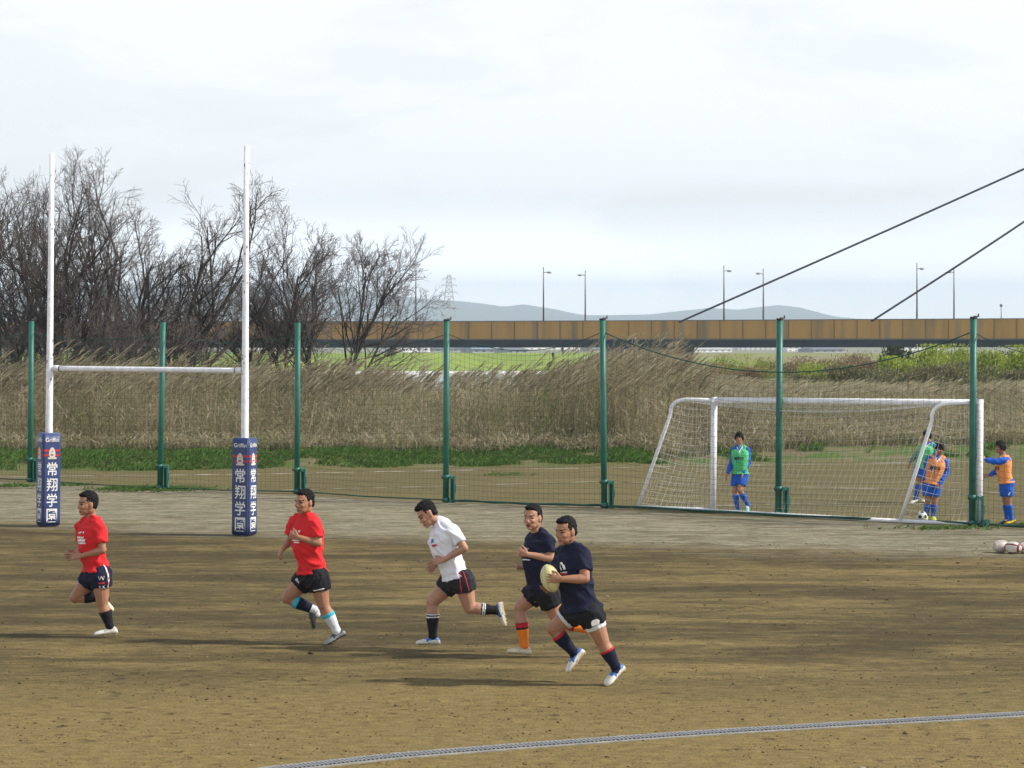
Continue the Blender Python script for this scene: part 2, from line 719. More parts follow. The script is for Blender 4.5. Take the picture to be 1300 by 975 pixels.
def ground_line(pix, width, z=0.004):
    P = [gnd(x, y) for x, y in pix]
    vs, fs = [], []
    for i, p in enumerate(P):
        d = (P[min(i + 1, len(P) - 1)] - P[max(i - 1, 0)]).normalized()
        nrm = V((-d.y, d.x, 0))
        vs += [(p.x + nrm.x * width / 2, p.y + nrm.y * width / 2, z), (p.x - nrm.x * width / 2, p.y - nrm.y * width / 2, z)]
    for i in range(len(P) - 1):
        fs.append((2 * i, 2 * i + 1, 2 * i + 3, 2 * i + 2))
    tag(link_mesh('touchline', np_mesh('touchline', vs, fs), LIME), kind='structure')


ground_line([(-60, 607), (110, 604), (300, 602.5), (480, 599), (700, 595), (900, 591.5), (1150, 587.5), (1400, 584)], 0.20)
ground_line([(200, 626), (380, 622), (540, 618), (760, 611.5), (1000, 618), (1400, 629)], 0.11, 0.006)
ground_line([(250, 631), (420, 634), (600, 641), (800, 645), (1000, 640), (1200, 640), (1400, 652)], 0.12, 0.008)

# ================================================================== HAZE
def haze_box():
    mb = MB()
    mb.box((0, 4300, 66), (17000, 8700, 152))
    m = bpy.data.materials.new('haze_air')
    m.use_nodes = True
    N, L = m.node_tree.nodes, m.node_tree.links
    N.remove(N['Principled BSDF'])
    pv = N.new('ShaderNodeVolumePrincipled')
    pv.inputs['Color'].default_value = (0.76, 0.90, 1.0, 1)
    pv.inputs['Density'].default_value = 0.00022
    pv.inputs['Anisotropy'].default_value = 0.1
    L.new(pv.outputs[0], N['Material Output'].inputs['Volume'])
    tag(mb.build('haze', m), kind='stuff')


haze_box()

# ================================================================== HILLS
def hills():
    prof = [(-700, 380), (-300, 372), (0, 368), (150, 362), (300, 360), (420, 360), (480, 372), (545, 380), (580, 382), (602, 384), (640, 389), (665, 386), (700, 391),
            (740, 400), (780, 400), (830, 399), (862, 395), (900, 391), (940, 393), (960, 390), (988, 387), (1020, 391), (1046, 400), (1090, 405), (1300, 407), (1900, 406)]
    Y0 = 8300.0
    px = np.linspace(-700, 1900, 260)
    py = np.interp(px, [p[0] for p in prof], [p[1] for p in prof])
    vs, n = [], len(px)
    for r, (dy, k) in enumerate(((-1300, 0.0), (-900, 0.3), (-450, 0.72), (0, 1.0), (250, 0.6))):
        for x, y in zip(px, py):
            top = CAM_H + (HORIZON - y) * Y0 / F_PX
            X = (x - 650) / F_PX * Y0
            nz_ = noise.noise(V((X * 0.004, r * 3.1, 0.5))) + 0.5 * noise.noise(V((X * 0.012, r * 1.7, 4)))
            amp = (3.0 if k == 1.0 else 16.0) * (0.15 if k == 0 else 1)
            vs.append((X, Y0 + dy + nz_ * 120 * (k < 1), -6 + (top + 6) * k + nz_ * amp * min(1, top / 60)))
    fs = [(j * n + i, j * n + i + 1, (j + 1) * n + i + 1, (j + 1) * n + i) for j in range(4) for i in range(n - 1)]
    m = mat('wooded_hill', (0.055, 0.085, 0.05), rough=0.95, var=0.4, scale=0.012, world=True, spec=0.0)
    tag(link_mesh('hills', np_mesh('hills', vs, fs), m, smooth=True), kind='structure')


hills()

# ================================================================== BRIDGE
BD0, BD1 = 322.0, 282.0        # distance at px 0 and px 1300


def bp(px, py):
    """point on the near face of the bridge (a straight vertical plane)"""
    a, b_ = at(0, 408, BD0), at(1300, 408, BD1)
    d = ray(px, py)
    # plane through a,b vertical: normal
    n = V((b_.y - a.y, -(b_.x - a.x), 0))
    o = V((0, 0, CAM_H))
    return o + d * ((a - o).dot(n) / d.dot(n))


BDIR = (bp(1300, 408) - bp(0, 408))
BDIR.z = 0
BDIR.normalize()
BNOR = V((-BDIR.y, BDIR.x, 0))        # away from the camera


def panel_mat():
    m = bpy.data.materials.new('ochre_panel')
    m.use_nodes = True
    N, L = m.node_tree.nodes, m.node_tree.links
    b = N['Principled BSDF']
    b.inputs['Roughness'].default_value = 0.6
    ge = N.new('ShaderNodeTexCoord')
    mp_ = N.new('ShaderNodeMapping')
    L.new(ge.outputs['Object'], mp_.inputs[0])
    mp_.inputs['Scale'].default_value = (0.45, 0.45, 0.03)
    n = N.new('ShaderNodeTexNoise')
    n.inputs['Scale'].default_value = 1.0
    n.inputs['Detail'].default_value = 6
    L.new(mp_.outputs[0], n.inputs['Vector'])
    r = N.new('ShaderNodeValToRGB')
    e = r.color_ramp.elements
    e[0].position, e[0].color = 0.33, (0.19, 0.14, 0.06, 1)
    e[1].position, e[1].color = 0.46, (0.41, 0.230, 0.050, 1)
    e.new(0.56).color = (0.46, 0.255, 0.055, 1)
    e.new(0.66).color = (0.29, 0.20, 0.085, 1)
    L.new(n.outputs['Fac'], r.inputs[0])
    L.new(r.outputs[0], b.inputs['Base Color'])
    MATS['ochre'] = m
    return m


def bridge():
    t = thing('cable_stayed_bridge', 'long ochre yellow road bridge with dark girder and two sloping cables', 'bridge', tuple(bp(650, 440)))
    ochre = panel_mat()
    navy = mat('girder_paint', (0.055, 0.072, 0.092), rough=0.5, var=0.3, scale=0.4, world=True)
    conc = mat('pier_concrete', (0.17, 0.17, 0.16), rough=0.9, var=0.3, scale=0.4, world=True)
    steel = mat('bridge_steel', (0.16, 0.16, 0.17), rough=0.5, metal=0.3)
    pxs = list(range(-420, 1901, 29))
    top = lambda x: 408.6 - 3.8 * max(0, (x - 500) / 800) ** 1.2 if x > 500 else 408.6
    mid = lambda x: 430.6 - 0.8 * max(0, (x - 300) / 1000)
    bot = lambda x: 441.6 - 0.6 * max(0, (x - 300) / 1000)
    mb = MB()
    # barrier: separate panels slightly proud, seams between them
    for a, b_ in zip(pxs[:-1], pxs[1:]):
        A, B = bp(a + 0.25, top(a)), bp(b_ - 0.25, top(b_))
        C, D = bp(b_ - 0.25, mid(b_)), bp(a + 0.25, mid(a))
        off = BNOR * 0.14
        P = [A, B, C, D] + [p + off for p in (A, B, C, D)]
        mb.add(P, [(0, 3, 2, 1), (4, 5, 6, 7), (0, 1, 5, 4), (2, 3, 7, 6), (1, 2, 6, 5), (0, 4, 7, 3)])
    for x in pxs:
        A, D = bp(x, top(x) - 0.5), bp(x, mid(x))
        mb.bar(A - BNOR * 0.05 + V((0, 0, 0)), D - BNOR * 0.05, 0.07, 0.12, BNOR, mi=1)
    mb.build('barrier_wall', [ochre, mat('panel_seam', (0.19, 0.125, 0.05), rough=.7, world=True)], t)
    mb = MB()
    for a, b_ in zip(pxs[:-1], pxs[1:]):
        mb.bar(bp(a, top(a) - 0.4), bp(b_, top(b_) - 0.4), 0.16, 0.10)
    mb.build('handrail', steel, t)
    # girder and deck
    mb = MB()
    for a, b_ in zip(pxs[::8], pxs[8::8]):
        P = []
        for x in (a, b_):
            f = BNOR * 0.35
            P += [bp(x, mid(x)) + f, bp(x, bot(x)) + f + BNOR * 0.8, bp(x, bot(x)) + BNOR * 19, bp(x, mid(x)) + BNOR * 20]
        mb.add(P, [(0, 1, 5, 4), (1, 2, 6, 5), (2, 3, 7, 6), (3, 0, 4, 7)])
    mb.build('girder', navy, t)
    mb = MB()
    for a, b_ in zip(pxs[::8], pxs[8::8]):
        P = []
        for x in (a, b_):
            P += [bp(x, mid(x)) - BNOR * 0.1 + V((0, 0, 0.02)), bp(x, mid(x)) - BNOR * 0.1 - V((0, 0, 0.16)), bp(x, mid(x)) + BNOR * 20.3 - V((0, 0, 0.16)), bp(x, mid(x)) + BNOR * 20.3 + V((0, 0, 0.02))]
        mb.add(P, [(0, 1, 5, 4), (1, 2, 6, 5), (2, 3, 7, 6), (3, 0, 4, 7)])
    mb.build('deck', mat('deck_edge', (0.12, 0.12, 0.12), rough=0.8, world=True), t)
    # river pier: wall pier with a corbelled head
    for p0, p1 in ((757, 842),):
        mb = MB()
        A, B = bp(p0, 441.8), bp(p1, 441.8)
        zt = A.z
        st = []
        for z, inset, n0, n1 in ((zt - 0.02, 0.0, 1.5, 18), (zt - 1.0, 0.15, 1.5, 18), (zt - 2.2, 0.9, 2.2, 17), (zt - 4.2, 1.6, 3, 16), (-9.5, 1.9, 3, 16)):
            ins = BDIR * inset
            st.append([V((p.x, p.y, z)) for p in (A + ins + BNOR * n0, B - ins + BNOR * n0, B - ins + BNOR * n1, A + ins + BNOR * n1)])
        vs = [p for s_ in st for p in s_]
        fs = [(i * 4 + k, i * 4 + (k + 1) % 4, i * 4 + 4 + (k + 1) % 4, i * 4 + 4 + k) for i in range(4) for k in range(4)]
        fs += [(0, 3, 2, 1), (16, 17, 18, 19)]
        mb.add(vs, fs)
        mb.build('pier', conc, t)
    # stay cables rising to a pylon beyond the frame
    cab = mat('cable_sheath', (0.05, 0.05, 0.065), rough=0.5)
    ptop = bp(1624, 67) + BNOR * 9
    for px, py, e in ((862, 406, (1300, 212)), (1106, 405, (1300, 279))):
        a = bp(px, py + 3)
        q = bp(*e)
        d = (q - a)
        pts = [a + d * k + V((0, 0, -0.25 * math.sin(PI * min(k / 1.7, 1)))) for k in np.linspace(0, 1.72, 12)]
        mb = MB()
        mb.tube(pts, 0.125, 8)
        mb.build('stay_cable', cab, t, True)
    pb = bp(1630, 441)
    mb = MB()
    mb.loft([(V((pb.x, pb.y, z)) + BNOR * 1.0, BDIR * r, BNOR * r * 0.8) for z, r in ((-9.5, 2.0), (pb.z, 1.7), (bp(1630, 50).z, 1.0))], 8)
    mb.build('pylon', conc, t)
    return t


bridge()

# street lamps along the bridge: (px of pole, py of top, side of arm, distance behind near face)
LAMP = mat('lamp_pole', (0.13, 0.12, 0.12), rough=0.5, metal=0.2, world=True)
LAMPH = mat('lamp_head', (0.22, 0.22, 0.23), rough=0.4, world=True)


def street_lamp(px, py, side, back, label, small=False):
    foot = bp(px, 412)
    n = foot + BNOR * back
    foot = at(px, 412, n.y)
    top = at(px, py, n.y)
    t = thing('street_lamp', label, 'street lamp', tuple(foot), 'street lamps along the bridge')
    mb = MB()
    h = top.z - foot.z
    mb.tube([foot, foot + V((0, 0, h * 0.5)), top], [0.11, 0.09, 0.055] if not small else [0.06, 0.05, 0.04], 8)
    mb.build('pole', LAMP, t, True)
    if small:
        mb = MB()
        mb.ell(top + V((0, 0, 0.12)), (V((0.22, 0, 0)), V((0, 0.22, 0)), V((0, 0, 0.2))), 8)
        mb.build('lamp_head', LAMPH, t, True)
        return
    arm = BDIR * side * 0.42 + BNOR * (0.7 if back < 5 else -0.7)
    a0 = top - V((0, 0, 0.75))
    mb = MB()
    mb.tube([a0, a0 + arm * 0.6 + V((0, 0, 0.12)), a0 + arm * 1.0 + V((0, 0, 0.12))], 0.045, 6)
    mb.build('arm', LAMP, t, True)
    mb = MB()
    c = a0 + arm * 1.2 + V((0, 0, 0.08))
    u = arm.normalized()
    mb.ell(c, (u * 0.42, u.cross(V((0, 0, 1))) * 0.2, V((0, 0, 0.14))), 10)
    mb.build('lamp_head', LAMPH, t, True)


street_lamp(528, 343, -1, 19.5, 'tall street lamp seen through the right edge of the bare tree')
street_lamp(690, 339, 1, 0.6, 'street lamp with right facing arm, next lamp right of the steel transmission tower')
street_lamp(743, 343, -1, 19.5, 'street lamp with left facing arm on the bridge above the dark river pier')
street_lamp(919, 337, 1, 0.6, 'street lamp with right facing arm just right of the longer cable foot')
street_lamp(969, 341, -1, 19.5, 'street lamp with left facing arm crossed near its middle by the longer cable')
street_lamp(1164, 334, 1, 0.6, 'street lamp with right facing arm whose pole is crossed by the shorter cable')
street_lamp(1211, 339, -1, 19.5, 'street lamp whose head touches the shorter cable at the right')
street_lamp(1271, 389, -1, 12, 'short thin lamp post near the right end of the bridge', True)


def car(px, label, colr):
    c = bp(px, 411) + BNOR * 5
    base = V((c.x, c.y, bp(px, 430).z + 0.3))
    t = thing('passenger_car', label, 'car', tuple(base), 'cars crossing the bridge')
    rz = Matrix((BDIR, BNOR, V((0, 0, 1)))).transposed()
    paint = mat('car_' + colr[0], colr[1], rough=0.3)
    mb = MB()
    prof = [(-2.1, .35), (-2.1, .85), (-1.9, 1.0), (-1.5, 1.7), (-1.2, 1.95), (0.5, 1.97), (1.2, 1.15), (2.0, 1.0), (2.1, .7), (2.1, .35)]
    k = len(prof)
    P = [base + rz @ V((x, y, z)) for y in (-0.8, 0.8) for x, z in prof]
    mb.add(P, [tuple(range(k)), tuple(range(2 * k - 1, k - 1, -1))] + [(i, i + k, (i + 1) % k + k, (i + 1) % k) for i in range(k)])
    mb.build('body', paint, t)
    for x in (-1.3, 1.3):
        for y in (-0.75, 0.75):
            mb = MB()
            o = base + rz @ V((x, y, 0.32))
            mb.tube([o - BNOR * 0.1, o + BNOR * 0.1], 0.32, 12)
            mb.build('wheel', mat('tyre', (0.02, 0.02, 0.02), rough=0.8), t)


car(602, 'small dark car whose roof just shows above the bridge wall, right of the transmission tower', ('dark', (0.05, 0.05, 0.06)))
car(656, 'dark wide car roof showing above the bridge wall, left of the first right facing lamp', ('grey', (0.06, 0.06, 0.07)))


# ------------------------------------------------------------------ transmission tower beyond the bridge
def tower():
    D = 1500.0
    b0 = at(570, 408, D)
    base = V((b0.x, b0.y, -4))
    top = at(570, 349, D).z
    h = top - base.z
    t = thing('transmission_tower', 'slim pale steel lattice transmission tower far behind the bridge', 'pylon', tuple(base))
    m = mat('galvanised', (0.52, 0.53, 0.55), rough=0.5, metal=0.2, world=True)
    W = lambda f: (4.6 * (1 - f) ** 1.1 + 1.1)
    mb = MB()
    lv = [0, .16, .30, .42, .53, .63, .72, .80, .88, .95, 1.0]
    cor = [(-1, -1), (1, -1), (1, 1), (-1, 1)]
    for f0, f1 in zip(lv[:-1], lv[1:]):
        for k in range(4):
            a = base + V((cor[k][0] * W(f0), cor[k][1] * W(f0), h * f0))
            b_ = base + V((cor[k][0] * W(f1), cor[k][1] * W(f1), h * f1))
            mb.bar(a, b_, 0.42)
            c = cor[(k + 1) % 4]
            b2 = base + V((c[0] * W(f1), c[1] * W(f1), h * f1))
            a2 = base + V((c[0] * W(f0), c[1] * W(f0), h * f0))
            mb.bar(a, b2, 0.24)
            mb.bar(a2, b_, 0.24)
            mb.bar(b_, b2, 0.24)
    mb.build('lattice_body', m, t)
    for f, wd in ((0.70, 5.5), (0.82, 5.0), (0.93, 4.4)):
        mb = MB()
        z = h * f
        for s_ in (-1, 1):
            for y in (-0.5, 0.5):
                mb.bar(base + V((0, y, z)), base + V((s_ * wd, 0, z)), 0.3)
                mb.bar(base + V((0, y, z + 1.8)), base + V((s_ * wd, 0, z)), 0.22)
            mb.bar(base + V((s_ * wd, 0, z)), base + V((s_ * wd, 0, z - 1.8)), 0.22)
        mb.build('crossarm', m, t)


tower()


# ------------------------------------------------------------------ far town on the plain behind the levee
WIN = mat('far_glass', (0.08, 0.10, 0.13), rough=0.2, world=True)
ROOFS = [mat('roof_slate', (0.16, 0.18, 0.21), rough=0.8, world=True), mat('roof_pale', (0.55, 0.56, 0.58), rough=0.7, world=True), mat('roof_blue', (0.22, 0.30, 0.38), rough=0.7, world=True)]
WALLS = {'white': mat('wall_white', (0.82, 0.82, 0.81), rough=0.8, world=True, var=0.06, scale=0.2), 'grey': mat('wall_grey', (0.42, 0.44, 0.46), rough=0.8, world=True, scale=0.2),
         'cream': mat('wall_cream', (0.62, 0.57, 0.48), rough=0.8, world=True, scale=0.2)}


def building(px0, px1, py_top, D, wall, roof, gable, label, storeys=2, wn=6):
    a, b_ = at(px0, py_top, D), at(px1, py_top, D)
    zt = a.z
    gz = -4.7
    dep = min(14.0, max(8.0, (b_.x - a.x) * 0.5))
    c = V(((a.x + b_.x) / 2, D + dep / 2, gz))
    wd = b_.x - a.x
    t = thing('house' if gable else 'industrial_building', label, 'house' if gable else 'building', tuple(c), 'town buildings behind the levee')
    t.rotation_euler = (0, 0, .42 if wd < 12 else .30)
    mb = MB()
    wall_top = zt - (0.35 * (zt - gz) if gable else 0.35)
    mb.box((c.x, c.y, (gz - 1 + wall_top) / 2), (wd, dep, wall_top - gz + 1))
    mb.build('wall', WALLS[wall], t)
    mb = MB()
    if gable:
        x0, x1, y0, y1 = c.x - wd / 2 - .4, c.x + wd / 2 + .4, D - .4, D + dep + .4
        e = wall_top
        mb.add([(x0, y0, e), (x1, y0, e), (x1, y1, e), (x0, y1, e), (x0 + wd * .12, (y0 + y1) / 2, zt), (x1 - wd * .12, (y0 + y1) / 2, zt)],
               [(0, 1, 5, 4), (2, 3, 4, 5), (1, 2, 5), (3, 0, 4), (3, 2, 1, 0)])
    else:
        mb.box((c.x, c.y, zt - 0.17), (wd + 0.5, dep + 0.5, 0.34))
    mb.build('roof', ROOFS[roof], t)
    hh = (wall_top - gz) / storeys
    for s_ in range(storeys):
        for k in range(wn):
            x = c.x - wd / 2 + wd * (k + 0.5) / wn
            z = gz + hh * (s_ + 0.55)
            mb = MB()
            mb.box((x, D - 0.03, z), (wd / wn * 0.34, 0.06, hh * 0.26))
            mb.build('window', WIN, t)


building(488, 540, 438.5, 640, 'white', 1, False, 'low white building under the bridge behind the bare tree twigs', 1, 5)
building(541, 590, 440.5, 660, 'grey', 0, True, 'grey house with hipped slate roof left of the second tall white hall', 1, 4)
building(591, 622, 440, 620, 'grey', 2, True, 'bluish roofed house on the levee top, leftmost of the gabled pair', 1, 3)
building(610, 648, 437.5, 680, 'white', 1, False, 'narrow white block peeking up behind the bluish roofed house', 2, 4)
building(634, 664, 441, 610, 'grey', 0, True, 'dark roofed house beside the long white hall', 1, 3)
building(652, 742, 437, 700, 'white', 1, False, 'long white factory hall left of the bridge pier', 2, 9)
building(744, 762, 440, 650, 'cream', 2, True, 'small cream house touching the left edge of the bridge pier', 1, 2)
building(845, 905, 439.5, 680, 'grey', 1, False, 'flat grey shed right of the bridge pier', 1, 6)
building(872, 925, 442, 640, 'white', 1, False, 'low white warehouse front beyond the yellow green meadow', 1, 6)
building(930, 985, 439, 700, 'white', 2, False, 'wide pale block behind the fence post in the middle of the goal', 2, 8)
building(992, 1050, 438.5, 660, 'white', 1, False, 'white factory right of the fence post in the middle of the goal', 2, 7)
building(1022, 1068, 441, 630, 'grey', 0, True, 'grey roofed house left of the round dark tree', 1, 4)
building(1135, 1190, 437.5, 680, 'white', 1, False, 'bright white hall just right of the round dark tree', 1, 6)
building(215, 262, 437, 680, 'white', 2, False, 'pale block glimpsed between the trunks of the big bare trees', 2, 5)
building(300, 372, 438, 690, 'white', 1, False, 'white block glimpsed behind the right rugby upright', 2, 6)

# ================================================================== VEGETATION
BARK = mat('bark', (0.055, 0.047, 0.043), rough=0.95, var=0.35, scale=3.0, bump=0.5, bscale=18, spec=0.1, world=True)
TWIG = mat('twig', (0.135, 0.118, 0.110), rough=0.95, var=0.35, scale=1.2, spec=0.1, world=True)


def tubes_np(lines, sides):
    """lines: list of (pts Nx3, radii N). Returns verts, quads"""
    VV, FF, o = [], [], 0
    ang = np.arange(sides) * 2 * PI / sides
    ca, sa = np.cos(ang), np.sin(ang)
    for P, R in lines:
        n = len(P)
        d = np.empty_like(P)
        d[1:-1] = P[2:] - P[:-2]
        d[0] = P[1] - P[0]
        d[-1] = P[-1] - P[-2]
        d /= np.linalg.norm(d, axis=1)[:, None] + 1e-9
        h = np.array([0.31, 0.17, 0.93]) if abs(d[0][2]) < 0.9 else np.array([1.0, 0.2, 0])
        u = np.cross(h, d)
        u /= np.linalg.norm(u, axis=1)[:, None] + 1e-9
        v = np.cross(d, u)
        ring = P[:, None, :] + R[:, None, None] * (u[:, None, :] * ca[None, :, None] + v[:, None, :] * sa[None, :, None])
        VV.append(ring.reshape(-1, 3))
        i = np.arange(n - 1)[:, None] * sides + o
        k = np.arange(sides)[None, :]
        k2 = (k + 1) % sides
        FF.append(np.stack([i + k, i + k2, i + sides + k2, i + sides + k], -1).reshape(-1, 4))
        o += n * sides
    return np.concatenate(VV), np.concatenate(FF)


def grow(out, p, d, Ln, r, lvl, maxl, rs, wind, kids, trop):
    n = max(4, 7 - lvl)
    P = [p.copy()]
    d = d / np.linalg.norm(d)
    D = [d]
    for i in range(n):
        d = d + rs.normal(0, 0.07 + 0.03 * lvl, 3) + np.array([wind * (0.02 + 0.03 * lvl), 0, trop * (0.10 if lvl else 0.04)])
        d /= np.linalg.norm(d)
        P.append(P[-1] + d * Ln / n)
        D.append(d)
    P = np.array(P)
    R = np.linspace(r, max(0.0045, r * (0.40 if lvl < maxl else 0.35)), n + 1)
    out[min(lvl, 4)].append((P, R))
    if lvl >= maxl:
        return
    m = kids[lvl]
    m = max(2, int(round(m * rs.uniform(0.8, 1.25))))
    t0 = 0.22
    for k in range(m):
        t = t0 + (1 - t0) * (k + rs.uniform(0.2, 0.9)) / m
        t = min(t, 0.99)
        i = min(int(t * n), n - 1)
        q = P[i] + (P[i + 1] - P[i]) * (t * n - i)
        dd = D[i]
        a = rs.normal(0, 1, 3)
        a -= dd * a.dot(dd)
        a /= np.linalg.norm(a)
        ang = rs.uniform(0.35, 0.95)
        nd = dd * math.cos(ang) + a * math.sin(ang)
        ln = Ln * rs.uniform(0.42, 0.68) * (1.12 - 0.45 * t)
        rr = max(0.0055, r * (1 - 0.45 * t) * rs.uniform(0.48, 0.66))
        grow(out, q, nd, ln, rr, lvl + 1, maxl, rs, wind, kids, trop)


def bare_tree(px, D, height, label, stems, seed, wind=0.18, kids=(7, 6, 5, 5), trop=0.8, r0=0.125, name='bare_tree', cat='tree', grp='leafless trees behind the fence'):
    rs = np.random.default_rng(seed)
    b0 = at(px, 500, D)
    z0 = tz(b0.x, D) - 0.1
    base = V((b0.x, D, z0))
    t = thing(name, label, cat, tuple(base), grp)
    out = {i: [] for i in range(5)}
    for dx, dy, ln in stems:
        d = np.array([dx, dy, 1.0])
        grow(out, np.array([base.x + rs.normal(0, 0.2), base.y + rs.normal(0, 0.2), z0]), d, height * ln, r0 * rs.uniform(0.75, 1.1), 0, 4, rs, wind, kids, trop)
    v, f = tubes_np(out[0], 9)
    link_mesh('trunk', np_mesh('trunk', v, f), BARK, t, True)
    v1, f1 = tubes_np(out[1] + out[2], 5)
    link_mesh('limbs', np_mesh('limbs', v1, f1), BARK, t, True)
    v2, f2 = tubes_np(out[3] + out[4], 3)
    link_mesh('crown', np_mesh('crown', v2, f2), TWIG, t, True)


bare_tree(-18, 86, 10.4, 'bare tree cut by the left picture edge, grey tangled twigs', [(-0.25, 0, .62), (0.25, .2, .6), (0.0, -.2, .66), (0.5, 0, .5)], 21)
bare_tree(48, 83, 9.7, 'bare many stemmed tree directly behind the left rugby upright', [(-0.4, 0.1, .6), (0.05, .1, .66), (0.35, -.1, .60), (-0.1, 0.2, .62)], 5)
bare_tree(118, 80, 10.0, 'tallest bare tree, its dark limbs topping the skyline right of the left rugby upright', [(-0.3, 0.1, .60), (0.02, 0, .66), (0.26, .1, .60), (-0.6, -.1, .52), (0.7, 0, .48)], 33)
bare_tree(180, 82, 9.3, 'bare tree with long dark limbs sweeping right towards the right rugby upright', [(0.05, 0, .56), (0.55, 0.1, .64), (-0.3, .2, .50), (0.95, -.1, .70), (1.35, 0, .66)], 15, wind=0.16, trop=.35)
bare_tree(222, 88, 7.4, 'grey bare tree standing between the two rugby uprights, low and dense', [(-0.4, 0, .55), (0.1, .1, .60), (0.5, -.1, .58)], 71, r0=.08)
bare_tree(300, 92, 6.6, 'low bare tree just left of the right rugby upright', [(-0.4, 0, .55), (0.35, .1, .56), (0.0, -.2, .60), (0.8, 0, .5)], 8, r0=0.08)
bare_tree(378, 84, 8.1, 'fine twigged bare tree right of the right rugby upright, beside a green fence post', [(-0.45, 0.1, .58), (0.0, 0, .64), (0.4, .1, .60), (-0.85, 0, .5)], 42, wind=0.2, r0=0.085)
bare_tree(424, 86, 8.7, 'bare tree with fan of fine twigs blown right, last before the open sky', [(-0.2, 0.1, .62), (0.25, 0, .62), (0.55, .1, .58), (0.8, .2, .52), (-0.7, 0, .5)], 47, wind=0.18, r0=0.09, trop=0.7)
for px_, D_, h_, sd_, lb_ in ((20, 80, 3.6, 61, 'leafless brush at the foot of the trees, far left'), (95, 79, 3.4, 62, 'leafless brush under the tallest bare tree'), (165, 79, 3.6, 63, 'leafless brush behind the middle of the rugby crossbar')):
    bare_tree(px_, D_, h_, lb_, [(-.9, 0, .8), (-.4, .1, .9), (.1, -.1, .9), (.5, .1, .9), (1.0, 0, .8)], sd_, kids=(7, 6, 5, 4), r0=.045, name='bare_shrub', cat='shrub', grp='leafless brush under the trees')
print('trees')


# ------------------------------------------------------------------ reeds
def reed_top(px):
    """how tall the reeds stand, by where they are across the field"""
    return np.interp(px, [-100, 100, 300, 420, 520, 640, 760, 850, 900, 960, 1100, 1300, 1450], [2.65, 2.7, 2.55, 2.6, 2.15, 2.15, 3.2, 3.2, 2.0, 1.45, 1.35, 1.45, 1.45])


def ribbons(P0, P1, P2, W, taper=(1.0, 0.8, 0.15), face=None):
    """curved ribbons through three points, quadratic, 3 spans"""
    n = len(P0)
    ts = np.array([0, .35, .7, 1.0])
    a = ((1 - ts) ** 2)[None, :, None]
    b_ = (2 * ts * (1 - ts))[None, :, None]
    c = (ts ** 2)[None, :, None]
    C = P0[:, None] * a + P1[:, None] * b_ + P2[:, None] * c
    if face is None:
        ph = RNG.uniform(0, PI, n)
        face = np.stack([np.cos(ph), np.sin(ph) * 0.6, np.zeros(n)], -1)
    tw = np.interp(ts, [0, .5, 1], taper)
    Wd = W[:, None] * tw[None, :]
    A = C + face[:, None, :] * Wd[..., None] * 0.5
    B = C - face[:, None, :] * Wd[..., None] * 0.5
    Vv = np.stack([A, B], 2).reshape(-1, 3)
    base = np.arange(n)[:, None] * 8
    q = np.array([[0, 1, 3, 2], [2, 3, 5, 4], [4, 5, 7, 6]]).reshape(1, -1)
    F = (base + q).reshape(-1, 4)
    return Vv, F


REED = tone_mat('reed', [(0.0, (0.085, 0.078, 0.052)), (0.25, (0.17, 0.152, 0.090)), (0.5, (0.29, 0.25, 0.150)), (0.75, (0.42, 0.35, 0.225)), (0.92, (0.55, 0.48, 0.34)), (1.0, (0.19, 0.22, 0.075))], rough=0.75, trans=0.45)


def cnoise(x, y, s, seed):
    return np.array([noise.noise(V((a * s, b_ * s, seed))) for a, b_ in zip(x, y)])


